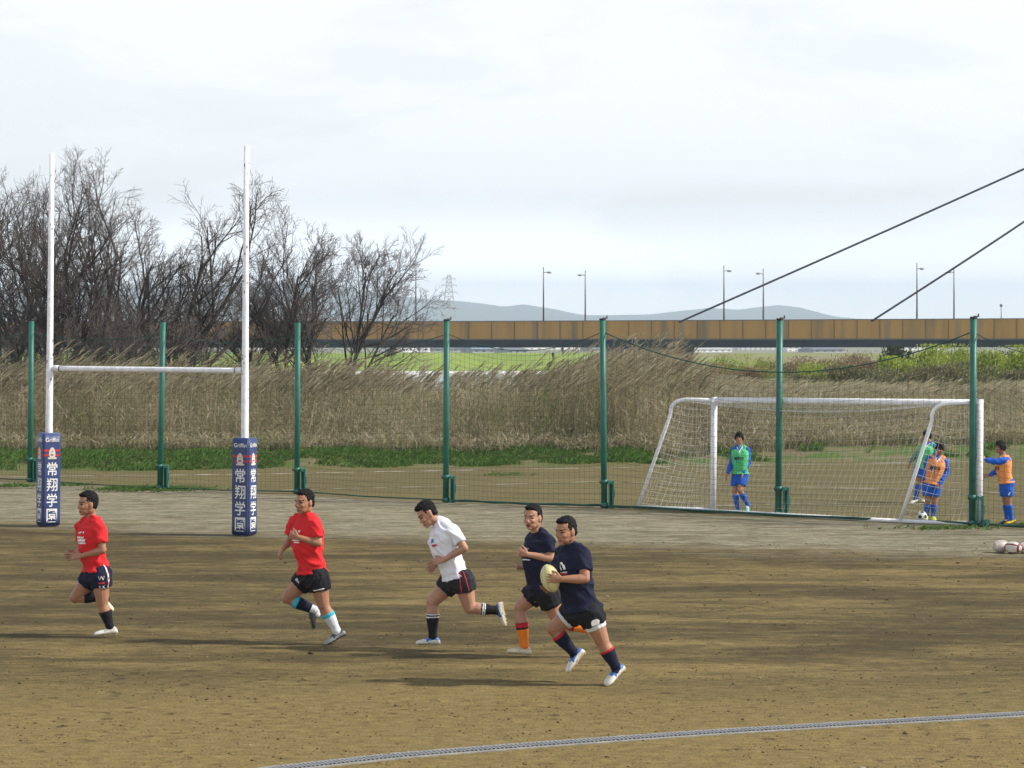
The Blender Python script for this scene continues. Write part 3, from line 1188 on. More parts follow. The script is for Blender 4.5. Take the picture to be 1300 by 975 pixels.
def reed_bed(name, n, y0, y1, xr, hfun, hk, green=0.0, tone0=0.42, wind=0.30, plume=0.6, leaves=4, wmul=1.0):
    Y = y0 + (y1 - y0) * RNG.uniform(0, 1, n) ** 1.25
    if y0 < 50:            # measured from the top of the bank
        X = RNG.uniform(xr[0], xr[1], n) * (66 + Y) / 66
        Y = Y + 63.4 + 0.06 * X + 0.28 * np.clip(X - 4, 0, 9)
    else:
        X = RNG.uniform(xr[0], xr[1], n) * Y / y0
    cl = cnoise(X, Y, 0.42, 3.0)
    cl2 = cnoise(X, Y, 1.3, 8.0)
    keep = (cl + 0.5 * cl2 + RNG.uniform(-.5, .5, n)) > -0.55
    X, Y, cl, cl2 = X[keep], Y[keep], cl[keep], cl2[keep]
    n = len(X)
    px = X / Y * F_PX + 650
    Z = terrain(X, Y)
    edge = np.clip((Y - (y0 if y0 > 50 else y0 + 63.4 + 0.06 * X + 0.28 * np.clip(X - 4, 0, 9))) / 2.2, 0, 1)
    H = hfun(px) * hk * (0.72 + 0.34 * RNG.uniform(0, 1, n) + 0.22 * cl) * (0.55 + 0.45 * edge)
    H = np.where(RNG.uniform(0, 1, n) < .07, H * 1.28, H)
    lean = wind * (0.6 + 0.7 * RNG.uniform(0, 1, n) + 0.6 * cl2)
    tone = np.clip(tone0 + 0.38 * cl + 0.30 * cl2 + RNG.normal(0, 0.15, n), 0.0, 0.97)
    big = cnoise(X, Y * 0.5, 0.16, 14.0)
    tone = np.clip(tone + .30 * big, 0, .97)
    gr = RNG.uniform(0, 1, n) < green * np.where(cnoise(X, Y, .30, 21.0) > .12, 5.0, .6)
    tone[gr] = 1.0
    P0 = np.stack([X, Y, Z], -1)
    J = lambda s: RNG.normal(0, s, n)
    P1 = P0 + np.stack([lean * H * 0.18 + J(.10), J(.10), H * 0.62], -1)
    P2 = P0 + np.stack([lean * H * 1.25 + J(.14), J(.15), H * (1 - 0.18 * lean)], -1)
    vs, fs, tn, o = [], [], [], 0
    pale = RNG.uniform(0, 1, n) < .14
    tone = np.where(pale & (tone < .98), np.clip(tone + .33, 0, .95), tone)
    v, f = ribbons(P0, P1, P2, RNG.uniform(.011, .022, n) * wmul * np.where(pale, 1.6, 1.0), (1, .8, .35))
    vs.append(v); fs.append(f + o); o += len(v); tn.append(np.repeat(tone, 8))
    for k in range(leaves):
        t = RNG.uniform(0.15, 0.92, n)[:, None]
        S = P0 * (1 - t) ** 2 + P1 * 2 * t * (1 - t) + P2 * t * t
        Ls = RNG.uniform(.35, .85, n) * np.clip(H / 2.4, .4, 1.2)
        a = RNG.uniform(0, 2 * PI, n)
        dx = np.cos(a) * 0.85 + wind * (0.1 + 0.9 * t[:, 0])
        dy = np.sin(a) * 0.7
        M = S + np.stack([dx * Ls * .45, dy * Ls * .45, Ls * RNG.uniform(.2, .6, n)], -1)
        E = S + np.stack([dx * Ls * .95, dy * Ls * .95, Ls * RNG.uniform(-.25, .65, n)], -1)
        v, f = ribbons(S, M, E, RNG.uniform(.014, .034, n) * wmul, (.7, 1.0, .1))
        vs.append(v); fs.append(f + o); o += len(v)
        tn.append(np.repeat(np.where(gr, 1.0, np.clip(tone + RNG.normal(0, .14, n), 0, .97)), 8))
    pl = (RNG.uniform(0, 1, n) < plume * .8) & (H > np.percentile(H, 62)) if y0 < 50 else RNG.uniform(0, 1, n) < plume
    for k in range(3):
        S = P2[pl] - np.stack([lean[pl] * .05, lean[pl] * 0, np.full(pl.sum(), .10)], -1)
        m = len(S)
        Ls = RNG.uniform(.22, .48, m)
        M = S + np.stack([Ls * (.35 + wind * .4) + RNG.normal(0, .04, m), RNG.normal(0, .05, m), Ls * .6], -1)
        E = S + np.stack([Ls * (.85 + wind * .9) + RNG.normal(0, .07, m), RNG.normal(0, .08, m), Ls * RNG.uniform(.5, .9, m)], -1)
        v, f = ribbons(S, M, E, RNG.uniform(.035, .08, m) * wmul, (.3, 1.0, .15))
        vs.append(v); fs.append(f + o); o += len(v)
        tn.append(np.repeat(np.clip(tone[pl] * .75 + .14 + RNG.normal(0, .1, m), 0, .95), 8))
    me = np_mesh(name, np.concatenate(vs), np.concatenate(fs), np.concatenate(tn))
    tag(link_mesh(name, me, REED), kind='stuff')


reed_bed('reeds', 30000, 0.0, 17, (-17.5, 17.5), reed_top, 0.70, green=0.05, tone0=0.54, wind=0.07)
reed_bed('dry_litter', 9000, -0.8, 1.8, (-16.5, 16.5), lambda p: 0 * p + 0.75, 1.0, green=0.02, tone0=0.74, wind=0.12, plume=0.0, leaves=3, wmul=1.25)
# golden reeds further back on the right, and plumes round the pier
reed_bed('golden_reeds', 7000, 92, 125, (2.5, 24), lambda p: np.interp(p, [700, 860, 930, 1000, 1300], [2.2, 0.9, 0.60, 0.55, 0.65]), 1.0, green=0.10, tone0=0.80, wind=0.2, leaves=4, wmul=1.8)
print('reeds')


# ------------------------------------------------------------------ grass on the bank and round posts
def grass():
    n = 26000
    X = RNG.uniform(-15.5, 15.5, n)
    lo, hi = 61.1 + .20 * X, 63.9 + .06 * X + .25 * np.clip(X - 4, 0, 9)
    q = RNG.uniform(0, 1, n)
    Y = lo + (hi - lo) * q
    g = cnoise(X, Y, 0.8, 1.0) + 0.4 * cnoise(X, Y, 2.4, 5.0)
    keep = g > -0.48 + np.where(q < .15, .25, 0) + .85 * sstep(1, 6, X)
    X, Y, g = X[keep], Y[keep], g[keep]
    # weeds at the fence feet
    ex, ey = [], []
    for px, py, sx, sy, m in ((190, 621, 1.15, .35, 900), (14, 617, 0.6, .2, 160), (1195, 671, 0.8, .16, 110), (640, 603, .6, .3, 60), (1290, 667, .5, .15, 60), (90, 616, .5, .2, 60)):
        c = gnd(px, py)
        ex += list(RNG.normal(c.x, sx * .5, m)); ey += list(RNG.normal(c.y, sy, m))
    ns = len(ex)
    X = np.concatenate([X, ex]); Y = np.concatenate([Y, ey]); g = np.concatenate([g, np.full(ns, -.1)])
    n = len(X)
    Z = terrain(X, Y)
    vs, fs, tn, o = [], [], [], 0
    for k in range(3):
        h = RNG.uniform(.05, .15, n) * (1 + g * .6)
        h[-ns:] *= .6
        P0 = np.stack([X + RNG.normal(0, .05, n), Y + RNG.normal(0, .05, n), Z - 0.01], -1)
        P1 = P0 + np.stack([RNG.normal(.02, .04, n), RNG.normal(0, .04, n), h * .6], -1)
        P2 = P0 + np.stack([RNG.normal(.07, .08, n), RNG.normal(0, .08, n), h], -1)
        v, f = ribbons(P0, P1, P2, RNG.uniform(.02, .045, n), (1, .8, .2))
        vs.append(v); fs.append(f + o); o += len(v)
        tn.append(np.repeat(np.clip(.5 + .25 * g + RNG.normal(0, .2, n), 0, 1), 8))
    m = tone_mat('grass_blade', [(0, (0.18, 0.16, 0.07)), (.3, (0.11, 0.16, 0.04)), (.6, (0.075, 0.17, 0.028)), (1, (0.12, 0.23, 0.04))], trans=.25)
    me = np_mesh('grass', np.concatenate(vs), np.concatenate(fs), np.concatenate(tn))
    tag(link_mesh('grass', me, m), kind='stuff')


grass()


# ------------------------------------------------------------------ shrubs past the reeds on the right
LEAFY = tone_mat('spring_leaf', [(0, (0.15, 0.20, 0.03)), (.5, (0.30, 0.37, 0.05)), (1, (0.44, 0.48, 0.11))], trans=.35)
DARKLEAF = tone_mat('dark_leaf', [(0, (0.025, 0.035, 0.018)), (.5, (0.045, 0.06, 0.03)), (1, (0.075, 0.09, 0.04))], trans=.1)
OLIVE = tone_mat('olive_leaf', [(0, (0.09, 0.095, 0.045)), (.5, (0.16, 0.155, 0.075)), (1, (0.27, 0.24, 0.13))], trans=.2)
RUSSET = tone_mat('russet_twig', [(0, (0.14, 0.09, 0.055)), (.5, (0.24, 0.16, 0.09)), (1, (0.30, 0.24, 0.13))], trans=.2)


def shrub(px, D, py_top, width, label, m, seed, name='leafy_shrub', leaves=1800, size=.11, lean=.15, up=1.0):
    rs = np.random.default_rng(seed)
    b0 = at(px, py_top, D)
    z0 = tz(b0.x, D) - 0.05
    H = b0.z - z0
    base = V((b0.x, D, z0))
    t = thing(name, label, 'shrub' if 'tree' not in name else 'tree', tuple(base), 'shrubs beyond the reeds on the right')
    out = {i: [] for i in range(5)}
    for k in range(5):
        a = rs.uniform(0, 2 * PI)
        d = np.array([math.cos(a) * width / H * .45, math.sin(a) * .3, 1.0])
        grow(out, np.array([base.x, base.y, z0]), d, H * .62, .05, 0, 2, rs, lean, (5, 4, 3), up)
    v, f = tubes_np(out[0], 6)
    link_mesh('trunk', np_mesh('trunk', v, f), BARK, t, True)
    v, f = tubes_np(out[1] + out[2], 3)
    link_mesh('limbs', np_mesh('limbs', v, f), TWIG, t, True)
    # leaves gathered round the twigs and filling an uneven crown
    tips = np.concatenate([P[1:] for P, R in out[1] + out[2]])
    leaves = int(leaves * 2.2)
    size = size * .72
    idx = rs.integers(0, len(tips), leaves)
    C = tips[idx] + rs.normal(0, .22 * H / 3.0, (leaves, 3))
    extra = int(leaves * .7)
    cl = rs.normal(0, 1, (14, 3)) * np.array([width * .30, .5, H * .20]) + np.array([base.x, base.y, z0 + H * .52])
    E_ = cl[rs.integers(0, 14, extra)] + rs.normal(0, 1, (extra, 3)) * np.array([width * .12, .35, H * .12])
    C = np.concatenate([C, E_])
    C[:, 2] = np.clip(C[:, 2], z0 + .1, z0 + H * 1.04)
    n = len(C)
    a = rs.normal(0, .45, (n, 3)) + np.array([.35, 0, .9])
    a /= np.linalg.norm(a, axis=1)[:, None]
    b_ = np.cross(a, rs.normal(0, 1, (n, 3)))
    b_ /= np.linalg.norm(b_, axis=1)[:, None]
    s_ = rs.uniform(.6, 1.4, n)[:, None] * size
    q = np.stack([C - a * s_ * 1.5, C + b_ * s_ * .5, C + a * s_ * 1.5, C - b_ * s_ * .5], 1).reshape(-1, 3)
    F = np.arange(n * 4).reshape(-1, 4)
    tn = np.repeat(np.clip(.5 + .3 * np.sin(C[:, 0] * 2.1 + C[:, 2] * 3) * .6 + rs.normal(0, .22, n), 0, 1), 4)
    link_mesh('crown', np_mesh('crown', q, F, tn), m, t)


shrub(1180, 150, 441, 3.4, 'yellow green willow shrub left of the right end fence post', LEAFY, 1, 'willow_shrub', 2600, .10, .35, 1.4)
shrub(1216, 158, 440, 4.0, 'tall yellow green willow shrub directly behind the right end fence post', LEAFY, 2, 'willow_shrub', 2600, .10, .35, 1.4)
shrub(1262, 150, 441, 3.8, 'yellow green willow shrub right of the right end fence post', LEAFY, 3, 'willow_shrub', 2400, .10, .35, 1.4)
shrub(1300, 140, 446, 3.2, 'yellow green willow shrub cut by the right picture edge', LEAFY, 4, 'willow_shrub', 2000, .10, .35, 1.4)
shrub(1150, 138, 455, 2.6, 'lower yellow green shrub just right of the round dark tree', LEAFY, 5, 'willow_shrub', 1600, .09, .3, 1.4)
shrub(1133, 165, 443, 1.9, 'round dark evergreen tree standing above the shrubs', DARKLEAF, 6, 'evergreen_tree', 2600, .10, 0, 1)
shrub(1283, 165, 449, 1.6, 'small dark bush under the right end of the bridge', DARKLEAF, 7, 'leafy_shrub', 1200, .10, 0, 1)
shrub(1108, 128, 470, 2.4, 'olive brown bush below the round dark tree', OLIVE, 8, 'leafy_shrub', 1600, .09, .3)
shrub(1072, 126, 466, 2.2, 'olive green bush left of the round dark tree', OLIVE, 9, 'leafy_shrub', 1500, .09, .2)
shrub(1162, 118, 468, 2.8, 'wide olive bush leaning right in front of the willow shrubs', OLIVE, 10, 'leafy_shrub', 1800, .09, .5)
shrub(1100, 190, 451, 3.0, 'russet leafless shrub behind the olive bushes', RUSSET, 11, 'leafy_shrub', 1500, .08, .1)
shrub(1050, 200, 452, 4.0, 'broad russet shrub above the goal crossbar', RUSSET, 12, 'leafy_shrub', 1700, .09, .1)
shrub(1010, 210, 454, 4.0, 'russet and tan shrub right of the fence post in the middle of the goal', RUSSET, 13, 'leafy_shrub', 1500, .09, .1)
shrub(962, 215, 453, 4.5, 'pale green shrub left of the fence post in the middle of the goal', LEAFY, 14, 'leafy_shrub', 1800, .10, .1)
shrub(915, 220, 452, 4.5, 'pale green shrub far off beyond the left end of the crossbar', LEAFY, 15, 'leafy_shrub', 1800, .10, .1)
shrub(1238, 112, 480, 2.6, 'olive bush low behind the right goal post', OLIVE, 16, 'leafy_shrub', 1500, .08, .4)
shrub(880, 190, 459, 3.0, 'tan leafless shrub right of the bridge pier', RUSSET, 17, 'leafy_shrub', 1400, .08, .3)
shrub(1030, 175, 458, 4.0, 'pale green and tan bush below the far white factory', LEAFY, 18, 'leafy_shrub', 1500, .09, .2)
shrub(940, 170, 462, 3.6, 'low tan bush between the pier and the middle fence post', RUSSET, 19, 'leafy_shrub', 1400, .08, .2)
shrub(1205, 122, 462, 3.0, 'olive bush in front of the tall willow shrub', OLIVE, 20, 'leafy_shrub', 1600, .08, .5)
shrub(1290, 124, 466, 3.0, 'olive bush at the right picture edge below the willow shrubs', OLIVE, 21, 'leafy_shrub', 1600, .08, .5)
shrub(1018, 130, 474, 2.6, 'small olive bush right of the middle fence post', OLIVE, 22, 'leafy_shrub', 1300, .08, .3)
shrub(1080, 240, 447, 6.0, 'wide pale bush far back left of the round dark tree', RUSSET, 23, 'leafy_shrub', 1500, .11, .1)
print('shrubs')

# ================================================================== RUGBY GOAL
WHITE = mat('white_paint', (0.80, 0.80, 0.82), rough=0.4, var=0.08, scale=6)
RUSTY = mat('rusty_white_paint', (0.78, 0.78, 0.80), rough=0.45, var=0.14, scale=9, bump=0.1, bscale=40)
RUST = mat('rust', (0.16, 0.075, 0.03), rough=0.9, var=0.3, scale=30)
PADBLUE = mat('pad_vinyl', (0.030, 0.050, 0.150), rough=0.42, var=0.18, scale=6, bump=0.25, bscale=9, spec=0.5)
PRINTW = mat('print_white', (0.74, 0.74, 0.72), rough=0.6, var=0.05)
PRINTR = mat('print_red', (0.50, 0.025, 0.035), rough=0.5, var=0.08)
EMBLEM = mat('print_cream', (0.62, 0.57, 0.48), rough=0.6, var=0.2, scale=25)


def rugby_goal():
    gl, gr_ = gnd(61, 668), gnd(310, 680)
    root = thing('rugby_goal', 'tall white rugby goal with navy padded uprights', 'rugby goal', tuple((gl + gr_) / 2))
    specs = ((gl, (66, 195), (66, 467.5), math.radians(-31), .345), (gr_, (313, 185), (310.5, 470.5), math.radians(21), .335))
    bars = []
    for g, tp, cb, yaw, wd in specs:
        top = at(*tp, g.y)
        mb = MB()
        pts = [g + (top - g) * k for k in (0, .25, .42, .425, .7, 1.0)]
        mb.tube(pts, [.066, .066, .064, .060, .052, .043], 14)
        # rust freckles, part of the old paint
        rs = random.Random(int(tp[0]))
        for k in range(26):
            f = rs.uniform(.33, .99)
            p = g + (top - g) * f
            a = rs.uniform(PI, 2 * PI)
            r = np.interp(f, [0, .42, 1], [.066, .063, .043])
            n = V((math.cos(a), math.sin(a), 0))
            s_ = rs.uniform(.006, .016)
            mb.ell(p + n * (r - .001), (n * .003, n.cross(V((0, 0, 1))) * s_, V((0, 0, s_ * rs.uniform(.8, 2.5)))), 6, mi=1)
        mb.build('upright', [RUSTY, RUST], root, True)
        bars.append(at(*cb, g.y))
        # pad
        up = (top - g).normalized()
        R0 = V((math.cos(-yaw), math.sin(-yaw), 0))     # along the front face
        Rr = (R0 - up * R0.dot(up)).normalized()
        Fn = Rr.cross(up).normalized()                  # front normal, towards the camera
        if Fn.y > 0:
            Fn = -Fn
        H = 1.70
        h2 = wd / 2
        bm = bmesh.new()
        bmesh.ops.create_cube(bm, size=1)
        bmesh.ops.scale(bm, vec=(wd, wd, H), verts=bm.verts)
        ed = [e for e in bm.edges]
        bmesh.ops.bevel(bm, geom=ed, offset=.022, segments=3, affect='EDGES')
        bmesh.ops.subdivide_edges(bm, edges=[e for e in bm.edges if e.calc_length() > .12], cuts=10, use_grid_fill=True)
        M = Matrix((Rr, -Fn, up)).transposed().to_4x4()
        c = g + up * (H / 2 + .015)
        M.translation = c
        bm.transform(M)
        bmesh.ops.recalc_face_normals(bm, faces=bm.faces)
        me = bpy.data.meshes.new('pad')
        bm.to_mesh(me)
        bm.free()
        wrinkle(me, .007, 5, (1, 1, .7), tp[0], False)
        bv = bvh_of(me)
        pad = link_mesh('post_pad', me, PADBLUE, root, True)
        for nrm, rt in ((Fn, up.cross(Fn).normalized()), ((-Rr if yaw < 0 else Rr), up.cross(-Rr if yaw < 0 else Rr).normalized())):
            O = c
            yy = lambda f: H / 2 - f * H
            red = [grid_part(0, yy(.187), wd - .05, .040, 6, 1), grid_part(0, yy(.237), wd - .05, .040, 6, 1)]
            decal('red_stripes', red, O, rt, up, bv, PRINTR, pad, .003, .4)
            em = [(-.07, -.11), (.075, -.11), (.09, -.085), (.05, -.07), (.062, -.03), (.058, .03), (.035, .085), (.0, .11), (-.035, .085), (-.058, .03), (-.06, -.03), (-.045, -.07), (-.085, -.085)]
            decal('emblem', [outline_part(em, 0, yy(.215), 1.0)], O, rt, up, bv, EMBLEM, pad, .006, .4)
            decal('emblem_mark', [outline_part([(-.03, -.02), (.03, -.02), (.02, -.04), (-.025, -.045)], 0.0, yy(.215), 1.0), outline_part([(-.018, .035), (.016, .032), (.012, .02), (-.012, .02)], .0, yy(.215), 1.0)], O, rt, up, bv, PADBLUE, pad, .009, .4)
            txt = [text_part('Griffin', 0, yy(.073), width=wd * .74, bold=.012)]
            decal('club_name', txt, O, rt, up, bv, PRINTW, pad, .004, .4)
            ch = []
            for s_, f in (('常', .385), ('翔', .553), ('学', .720), ('園', .885)):
                ch.append(text_part(s_, 0.005, yy(f), height=.245, bold=.012, narrow=.86))
            decal('school_name', ch, O, rt, up, bv, PRINTW, pad, .004, .4)
    a, b_ = bars
    d = (b_ - a).normalized()
    mb = MB()
    mb.tube([a + d * .05, a + d * .5, b_ - d * .5, b_ - d * .05], .047, 14)
    for q, s_ in ((a, 1), (b_, -1)):
        mb.tube([q + d * s_ * .05, q + d * s_ * .17], .056, 12)
        mb.tube([q + d * s_ * .172, q + d * s_ * .19], .054, 12, mi=1)
    mb.build('crossbar', [RUSTY, RUST], root, True)


rugby_goal()

# ================================================================== GREEN NET FENCE
GREEN = mat('green_paint', (0.012, 0.120, 0.085), rough=0.45, var=0.22, scale=5, bump=0.1, bscale=30, spec=0.5)
GREEN_L = mat('green_paint_pale', (0.030, 0.190, 0.140), rough=0.5, var=0.2, scale=7)
NETG = mat('net_cord', (0.010, 0.060, 0.045), rough=0.8, var=0.2)
ROPEG = mat('green_rope', (0.012, 0.070, 0.050), rough=0.8, var=0.3, scale=12)
DARKM = mat('dark_metal', (0.02, 0.022, 0.025), rough=0.5, var=0.2)


def fence():
    px_posts = [(-140, 604, 407, -141), (38, 612, 407, 40), (203, 622, 408, 207), (377, 627, 409, 378), (566, 638, 407, 567), (767, 645, 406, 765), (988, 655, 406, 990), (1234, 668, 404, 1236), (1490, 682, 402, 1493)]
    G = [gnd(a, b_) for a, b_, c, d in px_posts]
    T = [at(d, c, g.y) for (a, b_, c, d), g in zip(px_posts, G)]
    root = thing('net_fence', 'tall green post and netting fence between the two pitches', 'net fence', tuple(G[4]))
    for i in range(0, 9):
        g, t = G[i], T[i]
        mb = MB()
        mb.tube([g - V((0, 0, .02)), g + (t - g) * .5, t], .062, 14)
        mb.build('fence_post', GREEN, root, True)
        post = bpy.context.scene.objects[-1] if False else root.children[-1]
        mb = MB()
        mb.tube([t - V((0, 0, .005)), t + V((0, 0, .03))], .068, 12)
        mb.bar(t + V((.0, 0, .03)), t + V((.085, 0, .035)), .03)
        mb.bar(t + V((.085, 0, .02)), t + V((.09, 0, .085)), .025)
        mb.build('post_cap', DARKM, post, True)
        # folded hinge housing on the right of the foot
        mb = MB()
        u = V((1, 0, 0))
        hb = .56
        x0 = .075
        mb.box(g + V((x0 + .022, -.03, hb / 2)), (.022, .12, hb))
        mb.box(g + V((x0 + .105, -.03, hb / 2)), (.035, .13, hb))
        mb.box(g + V((x0 + .062, .03, hb / 2)), (.062, .012, hb - .02), mi=1)
        mb.box(g + V((x0 + .062, -.03, .03)), (.064, .13, .06))
        mb.box(g + V((x0 + .062, -.03, hb - .04)), (.064, .13, .05))
        mb.box(g + V((x0 + .122, -.035, .30)), (.03, .10, .16), mi=1)
        mb.build('hinge_housing', [GREEN_L, GREEN], post)
        mb = MB()
        for z in (.06, hb - .03):
            mb = MB()
            mb.tube([g + V((0, 0, z - .045)), g + V((0, 0, z + .045))], .078, 12)
            mb.tube([g + V((-.04, -.05, z)), g + V((-.085, -.09, z))], .018, 8, mi=1)
            mb.build('clamp', [GREEN, DARKM], post, True)
    # net panels, hanging from slack top ropes
    #          (i, j, image y of rope at left, middle, right)
    sags = [(0, 1, .30, .42, .30), (1, 2, .30, .42, .30), (2, 3, .28, .46, .28), (3, 4, .28, .55, .28), (4, 5, .26, .62, .24), (5, 7, .24, 1.02, .24), (7, 8, .26, .75, .30)]
    for i, j, dl, dm, dr in sags:
        a, b_ = T[i] - V((0, 0, dl)), T[j] - V((0, 0, dr))
        ga, gb = G[i], G[j]
        L_ = (gb - ga).length
        d = (gb - ga) / L_
        chord = lambda k: a + (b_ - a) * k
        drop = dm - (dl + dr) / 2
        topf = lambda k: chord(k) - V((0, 0, drop * 4 * k * (1 - k)))
        nrm = V((-d.y, d.x, 0))
        rs = random.Random(i)
        bf = lambda k: ga + (gb - ga) * k + V((0, 0, .05 + (.0 if i else .0))) + nrm * (-.10 * math.sin(PI * k) + .05 * math.sin(9 * k))
        cell = .105
        nx = int(L_ / cell)
        vs, fs = [], []

        def strand(P, w):
            for p, q in zip(P[:-1], P[1:]):
                e = (q - p).normalized()
                s1 = e.cross(nrm).normalized() * w / 2
                o = len(vs)
                vs.extend([p + s1, p - s1, q - s1, q + s1])
                fs.append((o, o + 1, o + 2, o + 3))
                s2 = nrm * w / 2
                o = len(vs)
                vs.extend([p + s2, p - s2, q - s2, q + s2])
                fs.append((o, o + 1, o + 2, o + 3))
        wcord = .0034
        bell = lambda k, f: nrm * (.10 * math.sin(PI * k) * math.sin(PI * f) * math.sin(i * 2.1 + 1) + .015 * math.sin(k * 30 + f * 9))
        def P(k, f):
            return topf(k) * (1 - f) + bf(k) * f + bell(k, f)
        for x in range(nx + 1):
            k = x / nx
            strand([P(k, f) for f in np.linspace(0, 1, 9)], wcord)
        rows = int((T[i].z - dm) / cell) + 1
        for r in range(rows + 1):
            strand([P(k, r / rows) for k in np.linspace(0, 1, 17)], wcord)
        me = bpy.data.meshes.new('net')
        me.from_pydata([tuple(v) for v in vs], [], fs)
        link_mesh('net_panel', me, NETG, root)
        mb = MB()
        mb.tube([P(k, 0) for k in np.linspace(0, 1, 25)], .012 if j - i > 1 else .008, 6)
        mb.build('top_rope', ROPEG, root, True)
        mb = MB()
        rr = .014 if i < 4 else .024
        mb.tube([P(k, 1) + V((0, -.02, (.004 * math.sin(k * 23 + i) if i > 3 else 0))) for k in np.linspace(0, 1, 41)], [rr * (1 + .15 * math.sin(k * 31 + i)) if i > 3 else rr for k in np.linspace(0, 1, 41)], 7)
        mb.build('bottom_rope', ROPEG, root, True)
    # bunched netting lump at the foot of the last post
    c = gnd(1252, 669)
    mb = MB()
    for k in range(9):
        mb.ell(c + V((random.uniform(-.07, .07), random.uniform(-.05, .05), random.uniform(.03, .09))), (V((.07, 0, .02)), V((0, .06, 0)), V((0, 0, .05))), 8)
    mb.build('bunched_net', ROPEG, root, True)


fence()


# ================================================================== FOOTBALL GOAL
def football_goal():
    BL, FL, BR, FR = gnd(809, 646), gnd(905, 650), gnd(1142, 664), gnd(1243, 668)
    TL, TR = at(907, 508, FL.y), at(1244.5, 511, FR.y)
    CL, CR = at(858, 506.5, (FL.y * .55 + BL.y * .45)), at(1190, 512, (FR.y * .55 + BR.y * .45))   # corners of the bent net supports
    root = thing('football_goal', 'white football goal with sloping net supports behind the green fence', 'football goal', tuple((FL + FR) / 2))
    for g, t in ((FL, TL), (FR, TR)):
        mb = MB()
        mb.tube([g, g + (t - g) * .5, t + V((0, 0, .06))], .060, 14)
        mb.build('goal_post', RUSTY, root, True)
    mb = MB()
    mb.tube([TL, (TL + TR) / 2, TR], .058, 14)
    mb.build('crossbar', RUSTY, root, True)
    for c, t, b_ in ((CL, TL, BL), (CR, TR, BR)):
        mb = MB()
        pts = [t + (c - t) * .0, t + (c - t) * .45]
        p0, p1, p2 = t + (c - t) * .55, c + (c - t) * .18 + V((0, 0, .02)), c + (b_ - c) * .14
        for k in np.linspace(0, 1, 7):
            pts.append(p0 * (1 - k) ** 2 + p1 * 2 * k * (1 - k) + p2 * k * k)
        pts += [c + (b_ - c) * .55, b_]
        mb.tube(pts, .036, 10, hint=V((0.3, 1, 0)))
        mb.build('net_support', WHITE, root, True)
    z = V((0, 0, .04))
    for a, b_, nm in ((BL, FL, 'ground_bar'), (BR, FR, 'ground_bar'), (BL, BR, 'ground_bar')):
        mb = MB()
        mb.tube([a + z, (a + b_) / 2 + z, b_ + z], .036, 10)
        mb.build(nm, WHITE, root, True)
    # netting
    NET = mat('white_net', (0.62, 0.62, 0.58), rough=0.8, var=0.15)
    ctr = (BL + BR + FL + FR) / 4

    def net(P, nu, nv, name, w=.0027):
        vs, fs = [], []

        def strand(pts):
            mbv, mbf = [], []
            for p, q in zip(pts[:-1], pts[1:]):
                e = (q - p).normalized()
                a, b2 = frame_of(e)
                o = len(vs)
                for c_ in (p, q):
                    vs.extend([c_ + a * w, c_ - a * w * .5 + b2 * w * .87, c_ - a * w * .5 - b2 * w * .87])
                for k in range(3):
                    k2 = (k + 1) % 3
                    fs.append((o + k, o + k2, o + 3 + k2, o + 3 + k))
        for i in range(nu + 1):
            strand([P(i / nu, f) for f in np.linspace(0, 1, 13)])
        for j in range(nv + 1):
            strand([P(f, j / nv) for f in np.linspace(0, 1, 15)])
        me = bpy.data.meshes.new(name)
        me.from_pydata([tuple(v) for v in vs], [], fs)
        link_mesh(name, me, NET, root)

    def side(t, c, b_, g, seed):
        def Pq(u, v):
            # u along depth, v downwards
            topv = t + (c - t) * u
            bot = g + (b_ - g) * u + V((0, 0, .05))
            back = c + (b_ - c) * v
            front = t + (g - t) * v
            p = front + (back - front) * u
            s_ = math.sin(PI * u) * .10 * math.sin(PI * v)
            return p + V((0.12 * math.sin(PI * u) * math.sin(PI * v), .05 * math.sin(5 * v + seed), -s_ - .05 * math.sin(PI * u)))
        return Pq
    net(side(TL, CL, BL, FL, 0), 11, 17, 'side_net')
    net(side(TR, CR, BR, FR, 2), 11, 17, 'side_net')

    def back(u, v):
        top = CL + (CR - CL) * u - V((0, 0, .16 * math.sin(PI * u) + .03))
        bot = BL + (BR - BL) * u + V((0, 0, .05))
        p = top + (bot - top) * v
        sg = math.sin(PI * u) * math.sin(PI * v)
        return p + V((.06 * sg, .30 * sg, -.04 * sg + .012 * math.sin(40 * u) * sg))
    net(back, 44, 18, 'back_net', .0020)

    def topn(u, v):
        a = TL + (TR - TL) * u
        b_ = CL + (CR - CL) * u - V((0, 0, .16 * math.sin(PI * u) + .03))
        p = a + (b_ - a) * v
        return p - V((0, 0, .10 * math.sin(PI * v) * math.sin(PI * u)))
    net(topn, 48, 7, 'roof_net', .0027)


football_goal()


